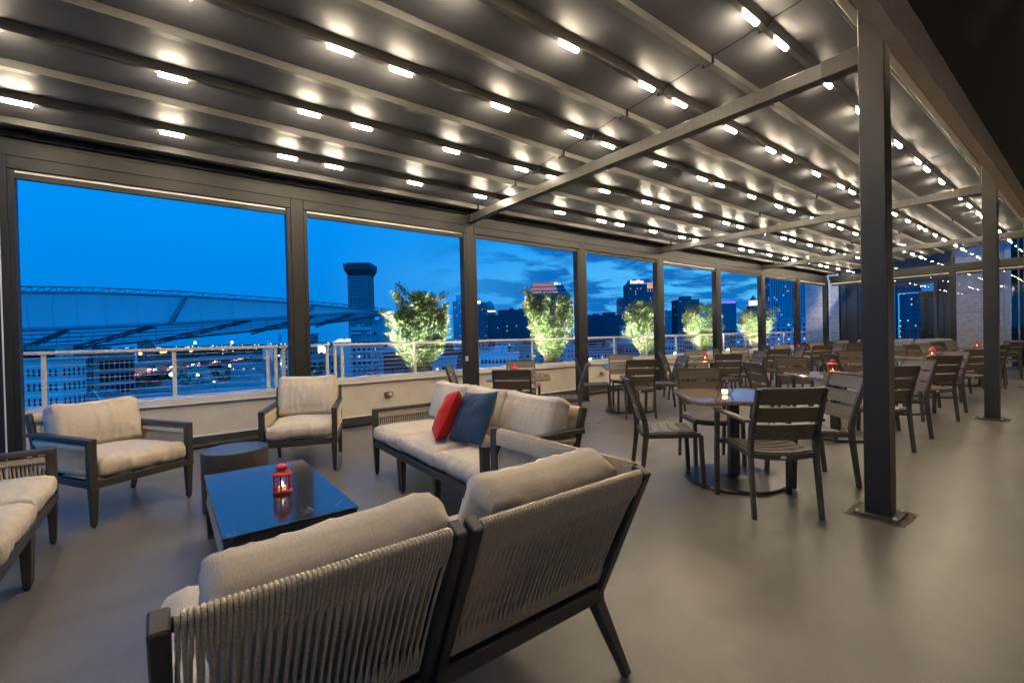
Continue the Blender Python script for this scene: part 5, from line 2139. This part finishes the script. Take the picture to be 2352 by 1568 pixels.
for lane in (-9, -5.5, -2, 2.5, 6, 9.5):
    for k in range(10):
        u = (k + R.uniform(.1, .9)) / 10 * .94 + .03
        p, d = along(LO, u)
        s = Vector((-d.y, d.x, 0)).normalized()
        q = p + s * lane + Vector((0, 0, .01))
        hd = -d if lane > 0 else d
        rz = rotz_to(hd.x, hd.y)
        lb = '%s car on the highway, %s in the %s lane from the nearest lane' % ('oncoming' if lane > 0 else 'receding', ORD[k], ORD[[-9, -5.5, -2, 2.5, 6, 9.5].index(lane)])
        if cp is None:
            cp = car_proto()
            cp.location, cp.rotation_euler, cp['label'] = q, (0, 0, rz), lb
        else:
            dup(cp, q, rz, lb)
# street lamps
def lamp(p, zt, col, s, r, label, group):
    t = thing('street_lamp', label, 'street lamp', (p.x, p.y, 0), 0, group)
    b = MB()
    b.tube([(0, 0, p.z), (0, 0, zt)], .14, 6)
    b.build('pole', M_dark, t)
    b = MB()
    b.lathe([(0, zt + r * 1.2), (r * .75, zt + r * .6), (r, zt), (r * .75, zt - r * .6), (0, zt - r)], 10)
    b.build('lamp_head', emis('lamp_%d_%d' % (int(col[1] * 100), int(s)), col, s), t)
for i in range(14):
    p, d = along(UP, .1 + .88 * i / 13)
    sd = Vector((-d.y, d.x, 0)).normalized() * (5.5 if i % 2 else -5.5)
    lamp(p + sd, p.z + 8 + R.uniform(-.5, .5), (1, .40, .16), 4.5, 1.1, 'orange street lamp on the highway overpass, %s from its near end' % (ORD + ['thirteenth', 'fourteenth'])[i], 'street lamps on the overpass')
spots = [((393, 860), 300, 22, 1.1, 'starry white floodlight on a pole at the highway edge'), ((308, 845), 330, 22, .9, 'greenish white light under the overpass near its left end'), ((454, 861), 210, 16, .55, 'white lamp above the trees left of the warehouse'), ((492, 879), 170, 14, .5, 'yellowish lamp at the warehouse corner'), ((446, 890), 120, 14, .42, 'yellow-green lamp just behind the low blue-roofed building'), ((529, 840), 260, 16, .7, 'white lamp left of the arched-window building'), ((243, 914), 105, 10, .3, 'small white lamp at the left end of the parking trees'), ((278, 912), 108, 10, .25, 'small white lamp right of the gabled house'), ((642, 835), 300, 18, 1.0, 'bright white lamp cluster near the double railing post'), ((620, 790), 900, 18, 2.2, 'far white light on the horizon left of the screen post'), ((533, 786), 900, 16, 2.2, 'far water-tower light on the horizon'), ((448, 787), 950, 16, 2.6, 'far pair of white lights on the horizon above the railing'), ((738, 803), 240, 20, 2.2, 'square white lit sign lamp at the railing corner')]
for (px, py), dp, s, r, lb in spots:
    p = at(px, py, dp)
    col = (1, .98, .80) if 'yellow' in lb else ((1, .9, .75) if r < 1 else (.9, .95, 1))
    lamp(Vector((p.x, p.y, ZG)), p.z, col, s, r, lb, None)
# scattered far lights: too many to count
b = MB()
for i in range(260):
    px = R.uniform(240, 760) if i < 170 else R.uniform(1090, 1780)
    py = (803 - .0269 * (px - 50)) + abs(R.gauss(0, 9)) + 2
    dp = R.uniform(500, 1500)
    p = at(px, py, dp)
    s = dp * R.uniform(.0004, .0011)
    p.z = max(p.z, ZG + 2)
    b.box((p.x - s, p.y - s, p.z - s), (p.x + s, p.y + s, p.z + s))
o = b.build('distant_lights', emis('far_lights', (1, .86, .62), 2.4))
o['kind'] = 'stuff'
tag(o, 'scatter of tiny far city lights below the horizon', 'city lights')
# dark tree mass at the horizon
b = MB()
for i in range(900):
    a = R.uniform(0, 1)
    px = R.uniform(-100, 2000)
    dp = R.uniform(900, 2600)
    p = at(px, 800, dp)
    h = R.uniform(7, 13)
    r = R.uniform(10, 26)
    vs = [(p.x + r * math.cos(q * 1.0472), p.y + r * math.sin(q * 1.0472), ZG + h * R.uniform(.5, .8)) for q in range(6)] + [(p.x, p.y, ZG + h)]
    vs += [(x, y, ZG) for x, y, z in vs[:6]]
    b.add(vs, [(q, (q + 1) % 6, 6) for q in range(6)] + [(7 + q, 7 + (q + 1) % 6, (q + 1) % 6, q) for q in range(6)])
o = b.build('far_woods', mat('far_woods', (.018, .028, .022), .9))
o['kind'] = 'stuff'
tag(o, 'low dark band of trees along the horizon', 'woods')
M_tleaf = mat('city_leaf', (.035, .06, .022), .6, var=.5, scale=.6)
def city_tree(p, h, r, label, seed):
    RR = random.Random(seed)
    t = thing('tree', label, 'tree', (p.x, p.y, ZG), 0, 'dark street trees below the highway')
    b = MB()
    b.tube([(0, 0, 0), (.2, .1, h * .3), (0, 0, h * .6)], .3, 6, rs=[.4, .3, .15])
    for k in range(5):
        a = RR.uniform(0, 6.28)
        b.tube([(0, 0, h * .35), (r * .5 * math.cos(a), r * .5 * math.sin(a), h * .7)], .1, 4, rs=[.15, .05])
    b.build('trunk', M_bark, t)
    b = MB()
    cl = [(RR.gauss(0, r * .42), RR.gauss(0, r * .42), h * RR.uniform(.42, .95), r * RR.uniform(.25, .45)) for k in range(11)]
    for cx, cy, cz, cr in cl:
        for k in range(60):
            v = Vector((RR.gauss(0, 1), RR.gauss(0, 1), RR.gauss(0, 1))).normalized() * cr * RR.uniform(.6, 1.08)
            s = RR.uniform(.25, .6)
            d1 = Vector((RR.gauss(0, 1), RR.gauss(0, 1), RR.gauss(0, 1))).normalized()
            leaf(b, Vector((cx, cy, cz)) + v, d1, Vector((.3, .2, 1)), s * 1.5, s)
    b.build('crown', M_tleaf, t)
tl = [((250, 893), 120, 7, 'leftmost dark street tree, behind the gabled house'), ((300, 884), 150, 6.5, 'dark street tree above the low blue-roofed building, left of the next crown'), ((335, 880), 160, 7.5, 'dark street tree in the middle of the clump below the highway'), ((372, 878), 165, 7, 'dark street tree just left of the first railing post'), ((425, 877), 150, 6, 'dark street tree right of the first railing post'), ((462, 874), 155, 7.5, 'widest dark tree beside the cream warehouse'), ((500, 866), 190, 6.5, 'dark tree at the right end of the warehouse'), ((720, 838), 120, 5, 'dark tree behind the short railing panel'), ((545, 842), 280, 8, 'far dark tree left of the arched-window building')]
for i, ((px, py), dp, r, lb) in enumerate(tl):
    p = at(px, py, dp)
    city_tree(p, (p.z - ZG) + 3.5, r * .55, lb, i + 300)
